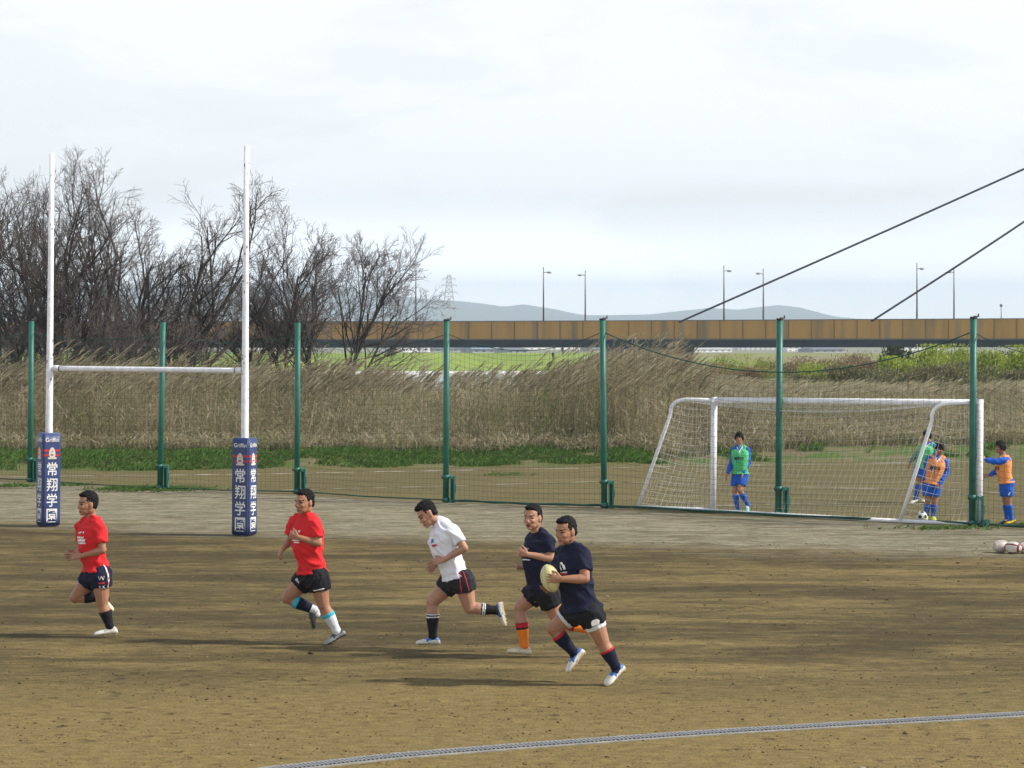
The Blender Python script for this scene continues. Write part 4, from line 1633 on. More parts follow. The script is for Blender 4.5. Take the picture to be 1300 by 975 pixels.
# ================================================================== DRAIN, BALLS, CLODS
def drain():
    pix = [(60, 1016), (365, 975.5), (500, 960.5), (650, 948.5), (780, 939), (900, 930.5), (1000, 924.5), (1100, 918.5), (1200, 912.8), (1300, 907), (1430, 899.5)]
    P = [gnd(*p) for p in pix]
    root = thing('drain_channel', 'long pale concrete drainage channel with slotted steel grate crossing the dirt in front', 'drain', tuple(P[3]))
    conc = mat('drain_concrete', (0.25, 0.24, 0.21), rough=0.9, var=0.25, scale=9, bump=0.3, bscale=40, world=True)
    gal = mat('drain_grate', (0.22, 0.225, 0.235), rough=0.6, var=0.2, scale=20, metal=0.2)
    dark = mat('drain_bed', (0.07, 0.07, 0.08), rough=0.9)
    W = .27
    edge, bed, grate = MB(), MB(), MB()
    for q, (a, b_) in enumerate(zip(P[:-1], P[1:])):
        d = (b_ - a).normalized()
        nr = V((-d.y, d.x, 0))
        L_ = (b_ - a).length
        rot = Matrix((d, nr, V((0, 0, 1)))).transposed()
        m = max(1, int(L_ / 1.0))
        for s_ in (-1, 1):
            for k in range(m):       # kerb units about a metre long
                p = a + d * (L_ * (k + .5) / m) + nr * s_ * (W / 2 - .03) + V((0, 0, -.022 + .003 * ((k * 7) % 3)))
                edge.box(p, (L_ / m - .008, .06, .06), rot)
        bed.box((a + b_) / 2 + V((0, 0, -.012)), (L_ - .003, W - .124, .034), rot)
        nb = int(L_ / .040)
        for k in range(nb):
            p = a + d * (L_ * (k + .5) / nb)
            grate.box(p + V((0, 0, .010)), (.017, W - .128, .014), rot)
        for s_ in (-.32, 0, .32):
            grate.bar(a + nr * s_ * (W - .14) + V((0, 0, .012)), b_ + nr * s_ * (W - .14) + V((0, 0, .012)), .012, .008)
    edge.build('channel_edge', conc, root)
    bed.build('channel_bed', dark, root)
    grate.build('grate', gal, root)


drain()


def rugby_ball(name_label, c, axis, ln, rad, base, stripes=None, group=None, twist=0.0):
    root = thing('rugby_ball', name_label, 'rugby ball', tuple(c), group)
    A = axis.normalized()
    u, v = frame_of(A)
    mb = MB()
    st = []
    for k in np.linspace(-1, 1, 25):
        r = rad * (max(0, 1 - abs(k) ** 2.15)) ** .62 + .0015
        st.append((c + A * (k * ln), u * r, v * r))
    mb.loft(st, 24)
    me = mb.mesh('ball')
    body = link_mesh('panel_cover', me, base, root, True)
    # seams: four meridian ridges
    mb = MB()
    for q in range(4):
        an = q * PI / 2 + twist
        dr = u * math.cos(an) + v * math.sin(an)
        pts = [c + A * (k * ln) + dr * (rad * (max(0, 1 - abs(k) ** 2.15)) ** .62 + .0008) for k in np.linspace(-.97, .97, 21)]
        mb.tube(pts, .0032, 5)
    mb.build('seam', stripes[0] if stripes else mat('ball_seam', (0.30, 0.26, 0.15), rough=0.7), root, True)
    if stripes:
        for k0, k1 in ((-.84, -.66), (.66, .84)):
            mb = MB()
            st = []
            for k in np.linspace(k0, k1, 5):
                r = rad * (max(0, 1 - abs(k) ** 2.15)) ** .62 + .003
                st.append((c + A * (k * ln), u * r, v * r))
            mb.loft(st, 24)
            mb.build('end_band', stripes[1], root, True)
        for q in range(4):
            an = q * PI / 2 + twist
            mb = MB()
            vs = []
            for k in np.linspace(-.66, .66, 13):
                for s_ in (-1, 1):
                    a2 = an + s_ * .14
                    dr = u * math.cos(a2) + v * math.sin(a2)
                    vs.append(c + A * (k * ln) + dr * (rad * (max(0, 1 - abs(k) ** 2.15)) ** .62 + .003))
            mb.add(vs, [(2 * i, 2 * i + 1, 2 * i + 3, 2 * i + 2) for i in range(12)])
            mb.build('seam_stripe', stripes[1], root, True)
    return root


BALLW = mat('ball_white', (0.62, 0.58, 0.52), rough=0.55, var=0.15, scale=14, bump=0.15, bscale=250)
BALLP = mat('ball_pinkish', (0.58, 0.50, 0.44), rough=0.55, var=0.2, scale=10, bump=0.15, bscale=250)
BALLY = mat('ball_cream', (0.60, 0.55, 0.28), rough=0.5, var=0.10, scale=10, bump=0.15, bscale=250)
RED_S = mat('ball_dark_red', (0.22, 0.03, 0.035), rough=0.6, var=0.15)


def balls():
    g1, g2, g3 = gnd(1271, 701.5), gnd(1286, 703), gnd(1300, 703)
    rugby_ball('plain dusty white rugby ball, leftmost of the balls on the pale dirt', g1 + V((0, 0, .100)), V((1, .25, .02)), .150, .100, BALLP, (mat('ball_seam', (0.30, 0.26, 0.15), rough=0.7), BALLP), 'rugby balls lying in a row at the right edge', .5)
    rugby_ball('white rugby ball with dark red stripes, middle of the balls at the right edge', g2 + V((0, 0, .098)), V((.8, -.6, -.05)), .150, .098, BALLW, (RED_S, RED_S), 'rugby balls lying in a row at the right edge', .9)
    rugby_ball('dark red striped rugby ball cut off by the right picture edge', g3 + V((.04, .05, .097)), V((1, -.2, .0)), .148, .097, BALLW, (RED_S, RED_S), 'rugby balls lying in a row at the right edge', .2)


balls()


def soccer_ball():
    g = gnd(1170, 663)
    r = .105
    c = g + V((0, 0, r))
    root = thing('soccer_ball', 'black and white soccer ball at the feet of the boy in the orange bib', 'soccer ball', tuple(c))
    bm = bmesh.new()
    bmesh.ops.create_icosphere(bm, subdivisions=1, radius=1)
    ico = [v.co.normalized() for v in bm.verts]
    bm.free()
    bm = bmesh.new()
    bmesh.ops.create_icosphere(bm, subdivisions=5, radius=r)
    rot = Matrix.Rotation(.5, 3, 'X') @ Matrix.Rotation(.4, 3, 'Z')
    for f in bm.faces:
        q = f.calc_center_median().normalized()
        f.material_index = 1 if max(q.dot(i) for i in ico) > math.cos(.335) else 0
    for v in bm.verts:
        v.co = rot @ v.co + c
    me = bpy.data.meshes.new('ball')
    bm.to_mesh(me)
    bm.free()
    link_mesh('panel_cover', me, [mat('soccer_white', (0.72, 0.72, 0.66), rough=0.5, var=.08), mat('soccer_black', (0.03, 0.03, 0.03), rough=0.5)], root, True)


soccer_ball()


def clods():
    n = 9000
    d0 = RNG.uniform(17.5, 40, n * 2)
    keep = RNG.uniform(0, 1, n * 2) < (20 / d0) ** 1.2
    d0 = d0[keep][:n]
    n = len(d0)
    X = RNG.uniform(-.24, .24, n) * d0
    cl = cnoise(X, d0, .9, 2.0)
    keep = cl > -.12
    X, Y = X[keep], d0[keep]
    n = len(X)
    s = RNG.lognormal(-5.25, .42, n)
    bm = bmesh.new()
    bmesh.ops.create_icosphere(bm, subdivisions=1, radius=1)
    T0 = np.array([v.co for v in bm.verts])
    TF = np.array([[v.index for v in f.verts] for f in bm.faces])
    bm.free()
    k = len(T0)
    jit = 1 + RNG.normal(0, .22, (n, k, 1))
    sc = s[:, None, None] * np.stack([RNG.uniform(.8, 1.9, n), RNG.uniform(.8, 1.5, n), RNG.uniform(.45, .9, n)], -1)[:, None, :]
    Pv = T0[None] * jit * sc + np.stack([X, Y, s * .35], -1)[:, None, :]
    F = (np.arange(n)[:, None, None] * k + TF[None]).reshape(-1, 3)
    tn = np.repeat(RNG.beta(1.6, 2.2, n), k)
    m = tone_mat('soil_clod', [(0, (0.055, 0.042, 0.022)), (.45, (0.115, 0.085, 0.043)), (.8, (0.22, 0.165, 0.085)), (1, (0.40, 0.35, 0.25))], rough=.95, spec=.1)
    tag(link_mesh('soil_clods', np_mesh('clods', Pv.reshape(-1, 3), F, tn), m), kind='stuff')


clods()
print('static done')

# ================================================================== PEOPLE
SKIN = mat('skin_tan', (0.355, 0.175, 0.103), rough=0.5, var=0.12, scale=9, spec=0.35, sss=0.06)
SKIN2 = mat('skin_light', (0.42, 0.22, 0.142), rough=0.5, var=0.10, scale=9, spec=0.35, sss=0.06)
LIP = mat('lips', (0.26, 0.085, 0.07), rough=0.5, var=0.1)
BROW = mat('brow_eye', (0.022, 0.016, 0.014), rough=0.6, var=0.2)
EYEW = mat('eye_white', (0.55, 0.52, 0.48), rough=0.4, var=0.05)
HAIR = mat('black_hair', (0.010, 0.009, 0.009), rough=0.55, var=0.4, scale=60, bump=0.6, bscale=130, spec=0.12)


def cloth(name, c, var=0.1, rough=0.8):
    return mat(name, c, rough=rough, var=var, scale=5, bump=0.6, bscale=14, spec=0.2)


C_RED = cloth('shirt_red', (0.62, 0.022, 0.026))
C_WHITE = cloth('shirt_white', (0.74, 0.75, 0.80), .04)
C_NAVY = cloth('shirt_navy', (0.009, 0.011, 0.030))
C_BLACK = cloth('short_black', (0.012, 0.012, 0.015))
C_NAVY2 = cloth('short_navy', (0.010, 0.013, 0.034))
C_CHAR = cloth('short_charcoal', (0.022, 0.022, 0.028))
C_BLUE = cloth('kit_blue', (0.020, 0.110, 0.52))
C_ORANGE = cloth('bib_orange', (0.78, 0.30, 0.10))
C_GREEN = cloth('bib_green', (0.10, 0.50, 0.20))
C_ORSOCK = cloth('sock_orange', (0.75, 0.20, 0.02))
C_CYAN = cloth('sock_cyan', (0.05, 0.42, 0.55))
C_WSOCK = cloth('sock_white', (0.62, 0.64, 0.66))
C_GREYSL = cloth('sleeve_grey', (0.16, 0.19, 0.23))
C_DKRED = cloth('sock_red', (0.45, 0.02, 0.03))
SH_WHITE = mat('shoe_white', (0.66, 0.64, 0.58), rough=0.45, var=0.12, scale=14)
SH_CREAM = mat('shoe_cream', (0.62, 0.56, 0.38), rough=0.5, var=0.18, scale=14)
SH_GREY = mat('shoe_grey', (0.20, 0.21, 0.21), rough=0.5, var=0.3, scale=14)
SH_GREYL = mat('shoe_pale_grey', (0.40, 0.39, 0.34), rough=0.5, var=0.2, scale=14)
SH_DARK = mat('shoe_black', (0.03, 0.032, 0.034), rough=0.4, var=0.3, scale=14)
SH_BLUE = mat('shoe_blue', (0.05, 0.14, 0.38), rough=0.45, var=0.2, scale=14)
SH_YEL = mat('shoe_yellow', (0.75, 0.48, 0.03), rough=0.45, var=0.1)
SH_LIME = mat('shoe_lime', (0.45, 0.60, 0.05), rough=0.45, var=0.1)
SH_TEAL = mat('shoe_teal', (0.10, 0.38, 0.32), rough=0.45, var=0.2)
SOLE = mat('sole_tan', (0.48, 0.42, 0.26), rough=0.7, var=0.25, scale=20)
SOLED = mat('sole_dark', (0.05, 0.05, 0.05), rough=0.7, var=0.25)
GLOVE = mat('glove_red', (0.60, 0.06, 0.04), rough=0.7)


def orth(v, u):
    r = v - u * v.dot(u)
    return r.normalized()


def limb(mb, pts, rad, flat=False, n=14, hint=V((0, 1, 0.1))):
    mb.tube(pts, rad, n, hint=hint)
    if not flat:
        mb.sph(pts[0], rad[0], 12)
        mb.sph(pts[-1], rad[-1], 12)


def lerp(a, b_, t):
    return a + (b_ - a) * t


def hand(mb, w, d, palm_n, thumb, k, curl=0.5, spread=0.12):
    """w wrist, d direction to knuckles, palm_n the way the palm faces, thumb the side the thumb leaves from"""
    d = d.normalized()
    pn = orth(palm_n, d)
    sd = orth(thumb, d)
    sd = (sd - pn * sd.dot(pn)).normalized()
    L_ = .088 * k
    mb.loft([(w - d * .01 * k, sd * .026 * k, pn * .021 * k), (w + d * .02 * k, sd * .034 * k, pn * .020 * k), (w + d * .06 * k, sd * .043 * k, pn * .017 * k), (w + d * L_, sd * .043 * k, pn * .013 * k), (w + d * (L_ + .008 * k), sd * .036 * k, pn * .008 * k)], 12)
    for i, (off, ln) in enumerate(((.033, .072), (.011, .080), (-.011, .074), (-.033, .058))):
        p = w + d * L_ * .95 + sd * off * k
        dd = (d + sd * off * spread * 30).normalized()
        r = .0092 * k
        pts = [p - dd * .02 * k, p]
        a = 0
        for seg, fr in enumerate((.45, .32, .23)):
            a += curl * (1.0 if seg else .8)
            e = dd * math.cos(a) + pn * math.sin(a)
            pts.append(pts[-1] + e * ln * fr * k)
        mb.tube(pts, [r, r, r * .95, r * .88, r * .75], 8, hint=sd)
        mb.sph(pts[-1], r * .75, 8)
    p = w + d * .022 * k + sd * .026 * k
    e1 = (sd * .75 + d * .65 + pn * .25).normalized()
    e2 = (d * .85 + sd * .30 + pn * (.2 + .5 * curl)).normalized()
    mb.tube([p, p + e1 * .038 * k, p + e1 * .038 * k + e2 * .030 * k, p + e1 * .038 * k + e2 * .052 * k], [.014 * k, .0125 * k, .0105 * k, .008 * k], 8)
    mb.sph(p + e1 * .038 * k + e2 * .052 * k, .008 * k, 8)


class Fig:
    pass


def shoe(name, ank, toe, sole_up, k, upper, sole, parent, accent=None):
    # the foot line runs below the ankle
    heel0 = ank - sole_up.normalized() * .060 * k
    f = (toe - heel0).normalized()
    up = orth(sole_up, f)
    heel0 = ank - up * .060 * k
    s = f.cross(up)
    L_ = 1.0 * k
    st = []
    for x, wd, h in ((-.080, .014, .03), (-.074, .030, .062), (-.050, .037, .086), (-.012, .039, .096), (.03, .041, .086), (.075, .046, .070), (.115, .049, .058), (.150, .046, .048), (.174, .036, .038), (.184, .016, .020)):
        st.append((heel0 + f * x * L_ + up * (h / 2 - .022) * k, s * wd * k, up * h * .5 * k))
    mb = MB()
    mb.loft(st, 16)
    me = mb.mesh('shoe')
    bm = bmesh.new()
    bm.from_mesh(me)
    bmesh.ops.subdivide_edges(bm, edges=bm.edges[:], cuts=1, use_grid_fill=True, smooth=.4)
    bmesh.ops.recalc_face_normals(bm, faces=bm.faces)
    for v in bm.verts:          # flatten the underside
        z = (v.co - heel0).dot(up)
        if z < -.014 * k:
            v.co += up * (-.020 * k - z) * .8
    for fc in bm.faces:
        c = fc.calc_center_median() - heel0
        z, x = c.dot(up), c.dot(f)
        fc.material_index = 1 if z < -.004 * k else (2 if accent and ((z > .030 * k and x < .07 * k) or (abs(x - .045 * k - z * .8) < .008 * k)) else 0)
    bm.to_mesh(me)
    bm.free()
    o = link_mesh(name, me, [upper, sole, accent or upper], parent, True)
    mb = MB()
    for x, y in ((-.06, .016), (-.06, -.016), (.06, .022), (.06, -.022), (.11, .024), (.11, -.024), (.15, 0)):
        p = heel0 + f * x * k + s * y * k - up * .020 * k
        mb.tube([p, p - up * .011 * k], [.008 * k, .005 * k], 6)
    mb.build('stud', sole, o)['kind'] = 'stuff'
    return o


def person(label, g, J, hf, look, k=1.0, kh=1.0, vox=.0075, group=None, pose_hint=None):
    """J: joints in world space. look: clothing description."""
    root = thing('person', label, 'person', tuple(g), group)
    sk = look.get('skin', SKIN)
    P = (J['hipL'] + J['hipR']) / 2
    Nk = J['neck']
    S = (J['shL'] + J['shR']) / 2
    spine = (Nk - P).normalized()
    rS = orth(J['shL'] - J['shR'], spine)
    rH = orth(J['hipL'] - J['hipR'], spine)
    fS = spine.cross(rS).normalized() * -1          # forward: for L on +y.. resolved below
    # forward = left x up ; left = rS
    fS = rS.cross(spine).normalized()
    fH = rH.cross(spine).normalized()
    bulk = look.get('bulk', 1.0)

    def torso(mb, grow_w=0.0, grow_d=0.0, t0=-.16, top=True, flare=0.0, flat=False):
        T = [(-.17, .120, .095, -.01), (-.05, .165, .125, -.008), (.12, .150, .106, .0), (.32, .146, .104, .006), (.52, .166, .122, .008), (.70, .182, .128, .002), (.84, .172, .108, -.010), (.93, .125, .085, -.018), (1.0, .077, .072, -.015)]
        st = []
        Ln = (Nk - P).length
        for t, wd, dp, fo in T:
            if t < t0:
                continue
            st.append((t, wd, dp, fo))
        if t0 > -.17:
            wd = np.interp(t0, [q[0] for q in T], [q[1] for q in T])
            dp = np.interp(t0, [q[0] for q in T], [q[2] for q in T])
            st.insert(0, (t0, wd + flare, dp + flare, 0))
        out = []
        for t, wd, dp, fo in st:
            r = rH.lerp(rS, min(1, max(0, t)))
            f = fH.lerp(fS, min(1, max(0, t)))
            r.normalize(); f.normalize()
            c = lerp(P, Nk, t) + f * (fo + .02 * math.sin(PI * max(0, min(1, t)))) * k
            b_ = bulk if t < .85 else 1 + (bulk - 1) * .5
            out.append((c, r * (wd * k * b_ + grow_w * (1 if t < .9 else .5)), f * (dp * k * b_ + grow_d * (1 if t < .9 else .5))))
        mb.loft(out, 24)

    ARM = [(0, .060), (.25, .058), (.55, .052), (1, .042)]
    FORE = [(0, .043), (.22, .047), (.5, .041), (1, .029)]
    THI = [(0, .090), (.25, .094), (.6, .080), (1, .062)]
    SHA = [(0, .060), (.12, .056), (.32, .063), (.55, .054), (.85, .039), (1, .040)]

    def seg(mb, a, b_, prof, add=0.0, t0=0.0, t1=1.0, mul=1.0, flat=False, bend=None):
        ts = [t0] + [t for t, _ in prof if t0 < t < t1] + [t1]
        pts = [lerp(a, b_, t) + (bend * math.sin(PI * t) if bend is not None else V((0, 0, 0))) for t in ts]
        rad = [np.interp(t, [q[0] for q in prof], [q[1] for q in prof]) * k * mul + add for t in ts]
        limb(mb, pts, rad, flat)

    lm = look.get('limb', 1.0)
    gm = look.get('leg', 1.0)
    # ---------------- head frame
    hd = J['head']
    hf = hf.normalized()
    hu = orth(V((0, 0, 1)) + spine * .15, hf) if look.get('head_up') is None else orth(look['head_up'], hf)
    hl = hu.cross(hf).normalized()        # towards the person's left
    q = k * kh
    HP = lambda f, l, u: hd + hf * f * q + hl * l * q + hu * u * q

    def he(mb, f, l, u, rf, rl, ru, n=18):
        mb.ell(HP(f, l, u), (hf * rf * q, hl * rl * q, hu * ru * q), n)

    mb = MB()
    torso(mb)
    # neck and trapezius
    nb = HP(-.022, 0, -.075)
    limb(mb, [Nk - spine * .03 * k, lerp(Nk, nb, .6), nb], [.068 * k, .063 * k, .060 * k])
    for sh in ('shL', 'shR'):
        limb(mb, [Nk + (nb - Nk) * .35, lerp(Nk, J[sh], .55) + spine * .006 * k, J[sh]], [.042 * k, .052 * k, .060 * k])
    for s_ in 'LR':
        seg(mb, J['sh' + s_], J['el' + s_], ARM, mul=lm)
        seg(mb, J['el' + s_], J['wr' + s_], FORE, mul=lm)
        seg(mb, J['hip' + s_], J['kn' + s_], THI, mul=gm)
        sdir = (J['an' + s_] - J['kn' + s_]).normalized()
        tdir = (J['kn' + s_] - J['hip' + s_]).normalized()
        back = tdir - sdir
        back = orth(back, sdir) if back.length > .15 else orth(-fH, sdir)
        seg(mb, J['kn' + s_], J['an' + s_], SHA, mul=gm)
        mb.ell(lerp(J['kn' + s_], J['an' + s_], .30) - back * -.018 * k, (sdir * .10 * k, back * .044 * k, sdir.cross(back) * .046 * k), 12)
        mb.ell(J['kn' + s_] - back * .022 * k, (sdir * .055 * k, back * .045 * k, sdir.cross(back) * .050 * k), 12)
        # glutes
        mb.ell(J['hip' + s_] - fH * .035 * k + spine * .01, (rH * .085 * k, fH * .085 * k, spine * .10 * k), 12)
    # hands
    for s_ in 'LR':
        h = look['hands'][s_]
        w_ = J['wr' + s_]
        hand(mb, w_, h[0], h[1], h[2], k * 1.06, h[3])
    # skull, jaw, features
    he(mb, -.012, 0, .030, .098, .077, .088)
    he(mb, .018, 0, -.010, .074, .070, .085)
    he(mb, .028, 0, -.060, .058, .058, .048)
    he(mb, .066, 0, -.092, .022, .026, .020, 10)
    he(mb, -.016, .046, -.045, .048, .026, .052, 10)
    he(mb, -.016, -.046, -.045, .048, .026, .052, 10)
    he(mb, .060, .036, -.022, .026, .026, .024, 10)
    he(mb, .060, -.036, -.022, .026, .026, .024, 10)
    he(mb, .076, 0, .028, .016, .050, .014, 10)
    mb.tube([HP(.084, 0, .010), HP(.092, 0, -.012), HP(.099, 0, -.028)], [.008 * q, .010 * q, .013 * q], 8)
    he(mb, .090, .013, -.033, .013, .011, .010, 8)
    he(mb, .090, -.013, -.033, .013, .011, .010, 8)
    he(mb, .084, 0, -.060, .014, .026, .009, 8)
    he(mb, .082, 0, -.073, .014, .023, .009, 8)
    for s_ in (1, -1):
        mb.ell(HP(-.012, .078 * s_, -.008), ((hf * .020 - hu * .004) * q, (hl * .010 * s_ - hf * .006) * q, hu * .034 * q), 10)
    me = mb.blob(vox * .72, 3)
    # faces of the head get brow / eye / lip colours
    co = get_co(me)
    H = np.array([[*hf], [*hl], [*hu]])
    loc = (co - np.array(hd)) @ H.T / q
    dsp = np.zeros(len(co))
    for s_ in (1, -1):
        r2 = ((loc[:, 1] - .033 * s_) / .017) ** 2 + ((loc[:, 2] - .006) / .010) ** 2
        dsp += np.where(loc[:, 0] > .04, -.0045 * np.exp(-r2), 0)
    r2 = (loc[:, 1] / .024) ** 2 + ((loc[:, 2] + .0665) / .0035) ** 2
    dsp += np.where(loc[:, 0] > .05, -.006 * np.exp(-r2), 0)
    co = co + np.array(hf)[None] * (dsp * q)[:, None]
    set_co(me, co)
    pc = np.array([p.center for p in me.polygons])
    pl = (pc - np.array(hd)) @ H.T / q
    mi = np.zeros(len(pc), np.int32)
    front = (pl[:, 0] > .042)
    opn = look.get('mouth_open', 0.0)
    lipm = front & (np.abs(pl[:, 1]) < .024) & (np.abs(pl[:, 2] + .0665) < .0095 + opn) & (np.abs(pl[:, 2]) < .09)
    mi[lipm] = 1
    if opn:
        mi[front & (np.abs(pl[:, 1]) < .015) & (np.abs(pl[:, 2] + .0665) < opn)] = 2
    for s_ in (1, -1):
        l_ = pl[:, 1] * s_
        mi[front & (l_ > .014) & (l_ < .056) & (np.abs(pl[:, 2] - (.028 + .06 * (l_ - .014) - 1.3 * (l_ - .03) ** 2)) < .0052)] = 2
        mi[front & (((l_ - .034) / .017) ** 2 + ((pl[:, 2] - .004) / .0062) ** 2 < 1)] = 2
    me.polygons.foreach_set('material_index', mi)
    link_mesh('body', me, [sk, LIP, BROW], root, True)

    # ---------------- hair
    mb = MB()
    hv = look.get('hair', 1.0)
    he(mb, -.026, 0, .046, .092 * (1 + .03 * hv), .081, .082 + .010 * hv)
    he(mb, -.050, 0, .005, .058, .073, .076)
    he(mb, .020, 0, .094 + .006 * hv, .060, .062, .022 + .008 * hv)
    he(mb, -.02, 0, .105 + .004 * hv, .070, .06, .020 + .012 * hv)
    for s_ in (1, -1):
        he(mb, -.008, .068 * s_, .044, .036, .012, .040, 12)       # sideburn side
        he(mb, -.050, .060 * s_, -.006, .032, .018, .046, 12)
    if look.get('fringe'):
        for j in range(9):
            l_ = -.062 + .0155 * j
            he(mb, .070 - abs(l_) * .5, l_, .062 - .012 * (j % 3), .026, .014, .042, 8)
        for s_ in (1, -1):
            he(mb, .010, .076 * s_, .016, .05, .022, .062, 10)
            he(mb, -.045, .066 * s_, .0, .05, .03, .07, 10)
    hm = mb.blob(.0075 * max(1, vox / .0075), 2)
    rs_seed = hash_(label)
    wrinkle(hm, (.011 if look.get('fringe') else .0075) * q, 30 if look.get('fringe') else 55, (1, 1, 1), rs_seed, False)
    link_mesh('hair', hm, HAIR, root, True)

    # ---------------- shirt
    st = look['shirt']
    mb = MB()
    hem = st.get('hem', .05)
    torso(mb, .032, .036, hem, flare=.024)
    for s_ in 'LR':
        limb(mb, [Nk + spine * .0 * k, lerp(Nk, J['sh' + s_], .55) + spine * .004 * k, J['sh' + s_]], [.058 * k, .070 * k, .078 * k])
        ln = st.get('sleeve', .62)
        if ln <= 1:
            a, b_ = J['sh' + s_], lerp(J['sh' + s_], J['el' + s_], ln)
            limb(mb, [a, lerp(a, b_, .5), b_], [.075 * k, .075 * k * lm, .074 * k * lm], True)
            mb.sph(a, .075 * k, 12)
        elif not st.get('sleeve_mat'):
            seg(mb, J['sh' + s_], J['el' + s_], ARM, add=.016)
            seg(mb, J['el' + s_], J['wr' + s_], FORE, add=.012, t1=.96)
    me = mb.blob(vox, 5)
    wrinkle(me, .022 * k, 6.0, (1.6, 1.0, .6), rs_seed + 3, True, -.18, .9)
    shirt = link_mesh('shirt', me, st['mat'], root, True)
    bv = BVHTree.FromPolygons([v.co + root.location for v in me.vertices], [tuple(p.vertices) for p in me.polygons])
    if st.get('sleeve_mat'):
        for s_ in 'LR':
            mb = MB()
            seg(mb, J['sh' + s_], J['el' + s_], ARM, add=.014)
            seg(mb, J['el' + s_], J['wr' + s_], FORE, add=.011, t1=.96)
            sm = mb.blob(vox, 4)
            wrinkle(sm, .006, 9, (1, 1, 1), rs_seed + 5)
            link_mesh('sleeve', sm, st['sleeve_mat'], root, True)
    if st.get('collar'):
        mb = MB()
        st_ = []
        for t, r in ((0, .070), (.5, .068), (1, .062)):
            c = Nk + (nb - Nk) * (.10 + .16 * t)
            st_.append((c - fS * .004 * k, rS * r * k, fS * r * k))
        mb.loft(st_, 20)
        mb.build('collar', st['collar'], root, True)
    Ln = (Nk - P).length
    for nm, parts, m_, t, side in st.get('prints', []):
        O = lerp(P, Nk, t) + rS * side * k
        Rr = orth(rS, spine)
        decal(nm, parts, O, Rr, spine, bv, m_, shirt, .008, .45)
    # ---------------- bib
    if look.get('bib'):
        mb = MB()
        torso(mb, .046, .050, look.get('bib_hem', .02), flare=.030)
        for s_ in 'LR':
            limb(mb, [Nk - spine * .01, lerp(Nk, J['sh' + s_], .62)], [.066 * k, .082 * k])
        me = mb.blob(vox, 5)
        wrinkle(me, .009 * k, 8, (1.2, 1.2, .5), rs_seed + 9)
        bib = link_mesh('bib', me, look['bib'], root, True)
        bv2 = BVHTree.FromPolygons([v.co + root.location for v in me.vertices], [tuple(p.vertices) for p in me.polygons])
        for nm, parts, m_, t, side in look.get('bib_prints', []):
            decal(nm, parts, lerp(P, Nk, t) + rS * side * k, orth(rS, spine), spine, bv2, m_, bib, .007, .45)
        # v neckline showing the shirt and its white edge
        O = lerp(P, Nk, .88)
        vn = [(-.075, .07), (-.055, .075), (0, -.035), (.055, .075), (.075, .07), (0, -.075)]
        vb = [(-.055, .08), (0, -.036), (.055, .08)]
        decal('neck_edge', [outline_part([vn[0], vn[1], vn[2], vn[5]], 0, 0, k), outline_part([vn[2], vn[3], vn[4], vn[5]], 0, 0, k)], O, orth(rS, spine), spine, bv2, C_WHITE, bib, .005, .45)
        decal('neck_opening', [outline_part(vb[::-1], 0, 0, k)], O, orth(rS, spine), spine, bv2, C_BLUE, bib, .005, .45)
    # ---------------- shorts
    so_ = look['shorts']
    mb = MB()
    ln = so_.get('len', .50)
    torso_st = []
    for t, wd, dp in ((-.14, .150, .125), (-.05, .178, .142), (.05, .168, .128), (.13, .160, .118)):
        c = lerp(P, Nk, t) + fH * .014 * k
        torso_st.append((c, rH * (wd * k * bulk + .004), fH * (dp * k * bulk + .006)))
    mb.loft(torso_st, 24)
    for s_ in 'LR':
        a, b_ = J['hip' + s_], lerp(J['hip' + s_], J['kn' + s_], ln)
        limb(mb, [a, lerp(a, b_, .5), b_], [.120 * k * gm, .118 * k * gm, (.102 + .012 * ln) * k * gm], True)
        mb.sph(a - fH * .02 * k, .125 * k, 12)
        mb.sph(a, .114 * k * gm, 12)
    me = mb.blob(vox, 5)
    wrinkle(me, .014 * k, 8, (1.4, 1.0, .6), rs_seed + 13, True, -.15, -.4)
    shorts = link_mesh('shorts', me, so_['mat'], root, True)
    bvs = BVHTree.FromPolygons([v.co + root.location for v in me.vertices], [tuple(p.vertices) for p in me.polygons])
    for nm, leg, out_dir, parts, m_, t in so_.get('prints', []):
        a, b_ = J['hip' + leg], J['kn' + leg]
        U = (a - b_).normalized()
        Fo = orth(out_dir, U)
        Rr = U.cross(Fo)
        decal(nm, parts, lerp(a, b_, t), Rr, U, bvs, m_, shorts, .007, .4)
    if so_.get('under'):
        for s_ in 'LR':
            mb = MB()
            seg(mb, J['hip' + s_], J['kn' + s_], THI, add=.010, t0=.25, t1=so_['under'][1], mul=gm, flat=True)
            link_mesh('undershorts', mb.blob(vox, 3), so_['under'][0], root, True)
    # ---------------- socks and shoes
    for s_ in 'LR':
        pat = look['sock' + s_]
        mb = MB()
        t0 = pat[0][0]
        a, b_ = J['kn' + s_], J['an' + s_]
        seg(mb, a, b_, SHA, add=.007, t0=t0, t1=1.0, mul=gm, flat=True)
        mb.sph(b_, .048 * k, 12)
        mb.sph(lerp(b_, J['toe' + s_], .18) + (b_ - a).normalized() * .02 * k, .040 * k, 12)
        sdir = (b_ - a).normalized()
        tdir = (a - J['hip' + s_]).normalized()
        back = tdir - sdir
        back = orth(back, sdir) if back.length > .15 else orth(-fH, sdir)
        mb.ell(lerp(a, b_, max(.32, t0 + .08)) + back * .018 * k, (sdir * .085 * k, back * .050 * k, sdir.cross(back) * .052 * k), 12)
        me = mb.blob(vox * .8, 3)
        ax = np.array(sdir)
        Ls = (b_ - a).length
        mats_ = []
        for _, m_ in pat:
            if m_ not in mats_:
                mats_.append(m_)
        mi = np.zeros(len(me.polygons), np.int32)
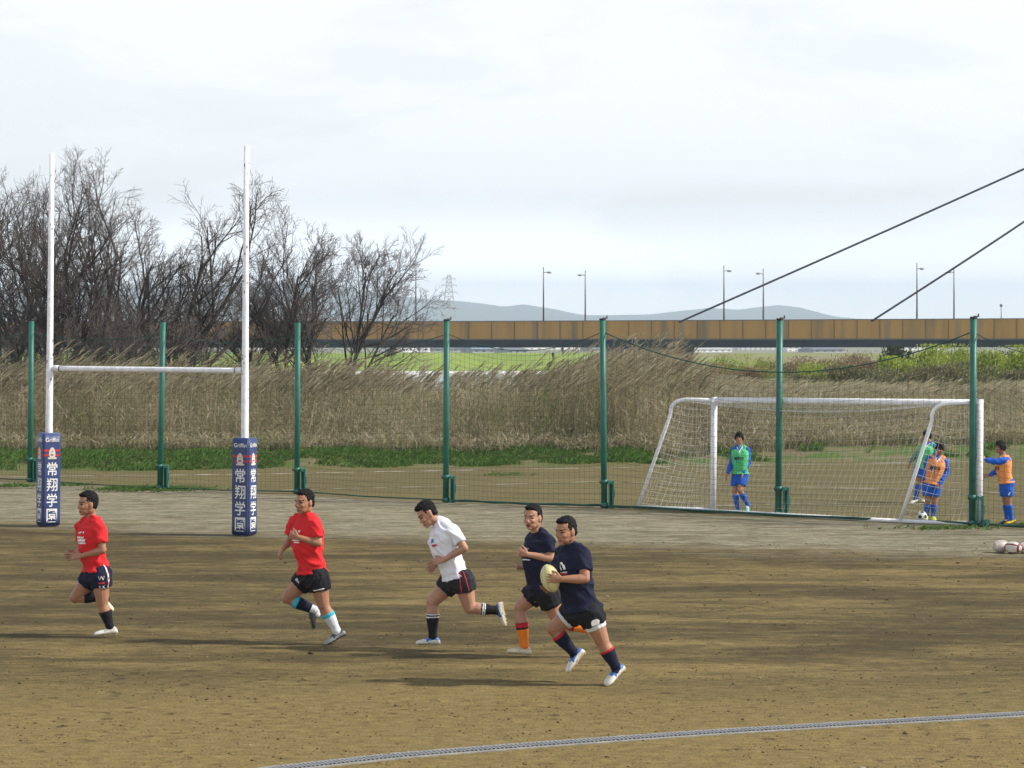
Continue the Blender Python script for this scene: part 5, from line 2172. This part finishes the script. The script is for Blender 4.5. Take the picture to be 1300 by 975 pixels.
        for i, p in enumerate(me.polygons):
            t = (np.array(p.center) - np.array(a)) @ ax / Ls
            for tt, m_ in pat:
                if t >= tt - .03:
                    mi[i] = mats_.index(m_)
        me.polygons.foreach_set('material_index', mi)
        link_mesh('sock', me, mats_, root, True)
        sh = look['shoe' + s_]
        shoe('shoe', b_, J['toe' + s_], sh.get('up', V((0, 0, 1))), k * sh.get('size', 1.06), sh['mat'], sh.get('sole', SOLE), root, sh.get('accent'))
    return root


def hash_(s):
    return float(sum(ord(c) * (i + 1) for i, c in enumerate(s)) % 97)


def joints(org, sc, gy, pts, gx=None):
    """pts: name -> (zx, zy, depth offset) measured on an enlargement of the photo"""
    px = lambda x, y: (org[0] + x / sc, org[1] + y / sc)
    g = gnd(px(*gx)[0] if gx else px(pts['neck'][0], 0)[0], org[1] + gy / sc)
    J = {n: at(*px(x, y), g.y + dy) for n, (x, y, dy) in pts.items()}
    return g, J


OUTV = V((0, -1, 0))
X_, Y_, Z_ = V((1, 0, 0)), V((0, 1, 0)), V((0, 0, 1))
stripe = lambda w_, h_, cx=0, cy=0, skew=0.0: grid_part(cx, cy, w_, h_, 3, 8, skew)

# 1 ---------------------------------------------------------------- red shirt, far left
g, J = joints((20, 600), 4.24, 884, dict(
    head=(386, 170, -.03), neck=(407, 241, 0), shL=(448, 300, -.15), shR=(352, 292, .15), elL=(468, 418, -.20), wrL=(356, 448, -.16), elR=(362, 402, .16), wrR=(330, 434, -.02),
    hipL=(455, 545, -.085), hipR=(420, 545, .085), knL=(466, 700, -.08), anL=(508, 832, -.06), toeL=(436, 868, -.10), knR=(322, 672, .12), anR=(470, 668, .14), toeR=(528, 735, .14)))
P1 = person('runner in red shirt and navy shorts at far left with open hand forward', g, J, V((-.92, -.52, -.06)), dict(
    bulk=1.0, hair=1.0, leg=1.15, hands=dict(L=(V((-1, 0, -.05)), V((0.1, .8, -.5)), Z_, .18), R=(V((-.8, -.35, -.35)), V((.2, -.8, .2)), Z_, .35)),
    shirt=dict(mat=C_RED, hem=.06, sleeve=.66, prints=[
        ('chest_print', [grid_part(-.05, .055, .022, .018, 2, 2), grid_part(.0, .055, .026, .020, 2, 2, .3), grid_part(.05, .055, .020, .022, 2, 2), grid_part(.0, .0, .15, .022, 6, 1, .4), grid_part(.01, -.035, .17, .030, 6, 1, .4), grid_part(.02, -.068, .16, .016, 6, 1, .3)], PRINTW, .68, .01)]),
    shorts=dict(mat=C_NAVY2, len=.46, prints=[
        ('side_stripe', 'L', OUTV + X_ * 1.2, [stripe(.018, .30)], PRINTW, .12), ('side_piping', 'L', OUTV + X_ * .9, [stripe(.012, .28, .02)], PRINTR, .10),
        ('leg_badge', 'L', OUTV + X_ * .25, [text_part('W', 0, .03, height=.05)], PRINTW, .20), ('leg_badge', 'L', OUTV + X_ * .25, [grid_part(0, -.02, .07, .02)], PRINTR, .22),
        ('leg_lettering', 'L', OUTV + X_ * .25, [text_part('BLK', 0, -.06, height=.03, bold=.03)], PRINTW, .24)]),
    sockL=[(.34, C_BLACK)], sockR=[(.34, C_BLACK)],
    shoeL=dict(mat=SH_WHITE, accent=SH_GREYL), shoeR=dict(mat=SH_CREAM, up=V((1, 0, .5)))), k=1.0, kh=1.16)

# 2 ---------------------------------------------------------------- red shirt, black shorts
g, J = joints((280, 540), 3.25, 902, dict(
    head=(345, 318, -.04), neck=(355, 367, 0), shL=(388, 412, -.15), shR=(304, 402, .15), elL=(405, 486, -.21), wrL=(322, 462, -.22), elR=(288, 474, .20), wrR=(260, 508, .10),
    hipL=(400, 625, -.085), hipR=(365, 622, .085), knL=(424, 742, -.08), anL=(480, 850, -.05), toeL=(444, 892, -.09), knR=(276, 712, .10), anR=(392, 764, .13), toeR=(388, 836, .13)))
person('runner in red shirt and black shorts with cyan topped white socks', g, J, V((-.72, -.80, -.06)), dict(
    bulk=1.02, hair=.6, leg=1.15, hands=dict(L=(V((-1, 0, .25)), V((.2, .9, .2)), Z_, 1.25), R=(V((-.6, -.3, -.8)), V((.6, .2, -.4)), V((-1, -.3, .3)), .9)),
    shirt=dict(mat=C_RED, hem=.06, sleeve=.70, prints=[
        ('chest_print', [grid_part(-.05, .055, .022, .018, 2, 2), grid_part(.0, .055, .026, .020, 2, 2, .3), grid_part(.05, .055, .020, .022, 2, 2), grid_part(.0, .0, .15, .022, 6, 1, .4), grid_part(.0, -.035, .16, .030, 6, 1, .4), grid_part(.0, -.068, .12, .016, 6, 1, .3)], PRINTW, .68, .01)]),
    shorts=dict(mat=C_BLACK, len=.48, prints=[('hem_mark', 'L', OUTV, [grid_part(0, 0, .12, .012)], PRINTW, .40), ('leg_lettering', 'R', OUTV + X_ * -.6, [text_part('BLK', 0, 0, height=.03, bold=.03)], PRINTW, .30)]),
    sockL=[(.30, C_CYAN), (.46, C_WSOCK)], sockR=[(.22, C_CYAN), (.40, C_NAVY), (.86, C_WSOCK)],
    shoeL=dict(mat=SH_GREY, accent=SH_DARK, sole=SOLED), shoeR=dict(mat=SH_DARK, sole=SOLED, up=V((1, 0, .1)))), k=1.02, kh=1.16)

# 3 ---------------------------------------------------------------- white shirt, head bowed
g, J = joints((500, 620), 4.43, 915, dict(
    head=(188, 148, -.01), neck=(254, 184, 0), shL=(338, 250, -.17), shR=(268, 232, .16), elL=(398, 336, -.22), wrL=(284, 400, -.17), elR=(282, 372, .20), wrR=(240, 418, .06),
    hipL=(388, 515, -.085), hipR=(325, 520, .085), knR=(216, 640, .10), anR=(220, 838, .08), toeR=(154, 866, .06), knL=(426, 672, -.09), anL=(578, 686, -.06), toeL=(616, 752, -.06)))
person('runner in white shirt looking down at the ground, striped black socks', g, J, V((-.80, -.30, -.55)), dict(
    bulk=.96, hair=1.3, leg=1.15, head_up=V((-.62, 0, .8)), skin=SKIN2, hands=dict(L=(V((-1, 0, -.18)), V((0, .8, -.5)), V((-.1, .3, 1)), .30), R=(V((-.7, -.3, -.7)), V((0, -.8, -.2)), V((-1, 0, .8)), .35)),
    shirt=dict(mat=C_WHITE, hem=.05, sleeve=.62, prints=[
        ('chest_badge', [outline_part([(-.035, .03), (.0, .035), (.01, -.005), (-.025, -.01)], 0, 0.012, 1)], SH_BLUE, .70, .06), ('chest_badge', [grid_part(.010, -.028, .075, .026, 3, 1, -.5)], PRINTR, .70, .06)]),
    shorts=dict(mat=C_CHAR, len=.42, top=.10, prints=[
        ('red_piping', 'L', OUTV + X_ * .35, [stripe(.010, .26)], PRINTR, .10), ('red_piping', 'L', OUTV + X_ * -.25, [stripe(.010, .26, 0, 0, .12)], PRINTR, .12),
        ('leg_badge', 'L', OUTV + X_ * -.45, [outline_part([(0, -.045), (.035, .0), (.03, .04), (-.03, .04), (-.035, 0)], 0, -.02, 1)], SH_GREY, .26)]),
    sockL=[(.40, PRINTW), (.44, C_BLACK), (.49, PRINTW), (.53, C_BLACK), (.56, PRINTW), (.60, C_BLACK)], sockR=[(.32, C_BLACK), (.36, PRINTW), (.39, C_BLACK), (.43, PRINTW), (.47, C_BLACK)],
    shoeR=dict(mat=SH_WHITE, accent=SH_BLUE, up=V((-.35, 0, 1))), shoeL=dict(mat=SH_WHITE, accent=SH_BLUE, up=V((-1, 0, .45)))), k=1.0, kh=1.16)

# 4 ---------------------------------------------------------------- navy shirt, orange socks
g, J = joints((630, 620), 3.747, 806, dict(
    head=(172, 140, -.04), neck=(197, 206, 0), shL=(246, 255, -.14), shR=(168, 244, .16), elL=(258, 332, -.18), wrL=(150, 314, -.22), elR=(172, 338, .22), wrR=(138, 372, .10),
    hipL=(236, 492, -.085), hipR=(196, 492, .085), knR=(112, 566, .12), anR=(134, 755, .10), toeR=(76, 775, .06), knL=(296, 632, -.02), anL=(425, 668, .02), toeL=(462, 716, .02)))
person('runner in navy shirt and orange socks running behind the ball carrier', g, J, V((-.50, -.88, -.04)), dict(
    bulk=.98, hair=.9, leg=1.15, mouth_open=.006, skin=SKIN2, hands=dict(L=(V((-1, 0, .25)), V((.2, .9, .2)), Z_, 1.2), R=(V((-1, -.2, -.15)), V((0, -.4, .8)), V((-.2, -1, .2)), 1.1)),
    shirt=dict(mat=C_NAVY, hem=.05, sleeve=.66, prints=[('chest_print', [text_part('PSK', 0, .04, height=.050, bold=.02), grid_part(-.02, -.015, .06, .035, 2, 2, .2), grid_part(.035, -.018, .03, .03, 2, 2, -.2), grid_part(0, -.065, .12, .012, 4, 1)], PRINTW, .66, .02)]),
    shorts=dict(mat=C_BLACK, len=.48), sockL=[(.40, C_BLACK), (.44, C_DKRED), (.56, C_BLACK), (.60, C_ORSOCK)], sockR=[(.38, C_BLACK), (.42, C_DKRED), (.53, C_BLACK), (.58, C_ORSOCK)],
    shoeR=dict(mat=SH_CREAM, accent=SH_GREYL, up=V((-.12, 0, 1))), shoeL=dict(mat=SH_CREAM, up=V((-1, 0, .4)))), k=1.0, kh=1.16)

# 5 ---------------------------------------------------------------- navy shirt, ball carrier
g, J = joints((630, 620), 3.747, 932, dict(
    head=(330, 205, -.03), neck=(350, 270, 0), shL=(410, 318, -.18), shR=(312, 316, .17), elL=(424, 430, -.27), wrL=(312, 432, -.30), elR=(286, 408, .16), wrR=(262, 462, -.02),
    hipL=(446, 590, -.10), hipR=(378, 580, .10), knL=(504, 728, -.10), anL=(570, 852, -.08), toeL=(530, 918, -.14), knR=(272, 668, .12), anR=(370, 782, .14), toeR=(338, 866, .12)))
person('stocky ball carrier in navy shirt with white undershorts and red topped socks', g, J, V((-.76, -.74, -.14)), dict(
    bulk=1.14, limb=1.06, hair=.7, leg=1.15, hands=dict(L=(V((-1, -.02, .06)), V((-.25, 1, 0)), Z_, .28), R=(V((-.55, -.55, -.25)), V((.1, -.9, .5)), V((-.5, -.4, .8)), .35)),
    shirt=dict(mat=C_NAVY, hem=.03, sleeve=.66, prints=[
        ('chest_badge', [outline_part([(-.03, .05), (-.01, .055), (.005, .03), (.03, .02), (.045, -.02), (-.02, -.025), (-.035, 0)], 0, .015, 1.0), grid_part(.01, -.035, .085, .010, 3, 1)], PRINTW, .70, .085), ('chest_badge', [grid_part(.01, -.050, .085, .012, 3, 1)], PRINTR, .70, .085)]),
    shorts=dict(mat=C_BLACK, len=.42, top=.08, under=(C_WSOCK, .56), prints=[('leg_badge', 'L', OUTV + X_ * .1, [outline_part([(-.05, -.03), (.03, -.035), (.055, .0), (.03, .03), (-.02, .035), (-.045, .015)], 0, 0, .9)], PRINTW, .30)]),
    sockL=[(.30, C_DKRED), (.40, C_NAVY)], sockR=[(.22, C_DKRED), (.34, C_NAVY)],
    shoeL=dict(mat=SH_WHITE, accent=SH_BLUE, up=V((.12, 0, 1))), shoeR=dict(mat=SH_WHITE, accent=SH_BLUE, up=V((-.75, -.15, .6)))), k=1.05, kh=1.12)
HB = g.y
bc = at(630 + 256 / 3.747, 620 + 428 / 3.747, HB - .20)
rugby_ball('cream rugby ball held by the ball carrier', bc, V((.28, 0.05, -1)), .150, .094, BALLY, None, None, .6)

# boys on the football pitch ---------------------------------------
ASICS = mat('print_black', (0.03, 0.03, 0.035), rough=0.7, var=0.05)
bibp = [('bib_lettering', [text_part('asics', 0, 0, height=.072, bold=.03)], ASICS, .60, 0), ('bib_number', [text_part('1', 0, -.09, height=.05, bold=.03)], ASICS, .60, 0)]
bsock = [(.20, C_BLUE)]
g, J = joints((900, 530), 6.5, 790, dict(
    head=(250, 172, -.03), neck=(258, 236, 0), shL=(312, 272, -.03), shR=(214, 274, .03), elL=(324, 370, .03), wrL=(278, 460, -.12), elR=(188, 385, .02), wrR=(152, 456, -.05),
    hipL=(284, 470, -.02), hipR=(232, 470, .02), knL=(256, 600, -.14), anL=(322, 722, .02), toeL=(318, 772, -.08), knR=(216, 605, .0), anR=(236, 756, .04), toeR=(214, 782, -.10)))
person('boy in green bib walking inside the goal, head up', g, J, V((-.18, -1, 0)), dict(
    skin=SKIN2, fringe=True, hands=dict(L=(V((-.1, -.1, -1)), V((-1, 0, 0)), V((-.2, -1, 0)), .3), R=(V((-.35, -.1, -1)), V((.8, .2, 0)), V((.2, -1, 0)), .3)),
    shirt=dict(mat=C_BLUE, hem=.05, sleeve=2), bulk=.84, hair=1.2, bib=C_GREEN, bib_prints=bibp, shorts=dict(mat=C_BLUE, len=.70), sockL=bsock, sockR=bsock,
    shoeL=dict(mat=SH_TEAL, accent=SH_WHITE, size=1.1, up=V((.5, -.3, .8))), shoeR=dict(mat=SH_TEAL, size=1.1)), k=.88, kh=1.06, vox=.009)

g, J = joints((1120, 530), 5.13, 556, dict(
    head=(290, 120, -.02), neck=(302, 166, 0), shL=(338, 194, -.06), shR=(268, 192, .06), elL=(345, 250, -.12), wrL=(335, 305, -.10), elR=(222, 242, .08), wrR=(185, 290, .02),
    hipL=(280, 330, -.04), hipR=(240, 330, .04), knL=(276, 425, -.06), anL=(288, 520, .06), toeL=(268, 546, -.05), knR=(240, 415, .0), anR=(218, 526, .0), toeR=(198, 552, -.06)))
person('boy in green bib and reddish gloves standing farthest back behind the right goal support', g, J, V((-.9, -.45, -.05)), dict(
    fringe=True, hands=dict(L=(V((-.2, 0, -1)), V((-1, 0, 0)), V((0, -1, 0)), .3), R=(V((-.5, 0, -1)), V((.8, .2, 0)), V((.2, -1, 0)), .3)),
    shirt=dict(mat=C_BLUE, hem=.05, sleeve=2, sleeve_mat=C_GREYSL), bulk=.84, hair=1.2, bib=C_GREEN, shorts=dict(mat=C_BLUE, len=.66), sockL=bsock, sockR=bsock,
    shoeL=dict(mat=SH_WHITE, accent=SH_DARK, size=1.1), shoeR=dict(mat=SH_WHITE, accent=SH_DARK, size=1.1)), k=.90, kh=1.02, vox=.009)

g, J = joints((1120, 530), 5.13, 674, dict(
    head=(376, 204, -.06), neck=(366, 250, 0), shL=(410, 284, -.03), shR=(308, 270, .03), elL=(418, 360, .0), wrL=(374, 430, -.13), elR=(280, 340, .06), wrR=(276, 410, -.02),
    hipL=(348, 438, -.02), hipR=(296, 436, .02), knL=(340, 548, -.03), anL=(332, 640, .02), toeL=(338, 668, -.12), knR=(296, 546, -.03), anR=(288, 636, .02), toeR=(280, 664, -.12)))
person('boy in orange bib standing over the soccer ball inside the goal', g, J, V((-.35, -.9, -.28)), dict(
    fringe=True, hands=dict(L=(V((-.35, -.1, -.7)), V((-.6, .4, 0)), V((-.2, -1, 0)), .4), R=(V((.2, -.1, -1)), V((.8, .2, 0)), V((.2, -1, 0)), .3)),
    shirt=dict(mat=C_BLUE, hem=.05, sleeve=2), bulk=.84, hair=1.2, bib=C_ORANGE, bib_prints=bibp, shorts=dict(mat=C_BLUE, len=.68), sockL=bsock, sockR=bsock,
    shoeL=dict(mat=SH_LIME, size=1.1), shoeR=dict(mat=SH_LIME, size=1.1)), k=.88, kh=1.04, vox=.009)

g, J = joints((1120, 530), 5.13, 698, dict(
    head=(768, 196, -.03), neck=(788, 246, 0), shL=(812, 282, -.10), shR=(778, 274, .12), elL=(742, 288, -.16), wrL=(672, 276, -.10), elR=(752, 350, .14), wrR=(704, 372, .06),
    hipL=(818, 430, -.06), hipR=(800, 430, .06), knL=(822, 545, -.06), anL=(842, 660, -.05), toeL=(806, 694, -.12), knR=(802, 545, .06), anR=(814, 656, .06), toeR=(768, 690, .02)))
person('boy in orange bib reaching out to lean a hand on the right goal post', g, J, V((-.95, -.42, -.04)), dict(
    fringe=True, hands=dict(L=(V((-1, 0, .55)), V((-.6, .6, .2)), V((.3, -.3, 1)), .25), R=(V((-1, -.1, -.25)), V((.2, .6, -.5)), V((0, -.6, .8)), .4)),
    shirt=dict(mat=C_BLUE, hem=.05, sleeve=2), bulk=.84, hair=1.2, bib=C_ORANGE, bib_prints=[('bib_lettering', [text_part('asics', 0, 0, height=.072, bold=.03)], ASICS, .60, 0)],
    shorts=dict(mat=C_BLUE, len=.72, prints=[('leg_mark', 'L', OUTV, [grid_part(0, 0, .03, .05, 2, 2, .5)], PRINTW, .55)]), sockL=bsock, sockR=bsock,
    shoeL=dict(mat=SH_YEL, accent=SH_DARK, sole=SOLED, size=1.1), shoeR=dict(mat=SH_DARK, accent=SH_GREY, sole=SOLED, size=1.1)), k=.88, kh=1.08, vox=.009)
print('people done')


# tiny walkers on the far levee
def walker(px, py, D, label, top, sk_):
    g = at(px, py, D)
    B_ = lambda x, y, z: g + V((x, y, z))
    J = dict(head=B_(0, 0, 1.58), neck=B_(0, 0, 1.42), shL=B_(-.19, 0, 1.36), shR=B_(.19, 0, 1.36), elL=B_(-.25, 0, 1.08), elR=B_(.25, 0, 1.08), wrL=B_(-.25, -.08, .84), wrR=B_(.25, -.08, .84),
             hipL=B_(-.09, 0, .88), hipR=B_(.09, 0, .88), knL=B_(-.10, -.06, .48), knR=B_(.10, .04, .48), anL=B_(-.10, .02, .08), anR=B_(.10, .12, .10), toeL=B_(-.11, .18, .02), toeR=B_(.11, .28, .03))
    dn = (V((0, 0, -1)), V((1, 0, 0)), V((0, 1, 0)), .3)
    person(label, g, J, V((0, 1, 0)), dict(hands=dict(L=dn, R=dn), shirt=dict(mat=top, sleeve=2, hem=-.05), shorts=dict(mat=sk_, len=.97), sockL=[(.0, sk_)], sockR=[(.0, sk_)], shoeL=dict(mat=SH_DARK), shoeR=dict(mat=SH_DARK)), vox=.022, group='walkers on the far levee')


walker(714, 449, 560, 'tiny dark figure standing on the levee crest left of the pier', C_BLACK, C_NAVY)
walker(702, 456, 535, 'tiny dark blue figure walking a little way down the green levee slope', C_NAVY2, C_CHAR)
walker(741, 461, 506, 'tiny figure in white near the foot of the levee by the pier', C_WHITE, C_GREYSL)
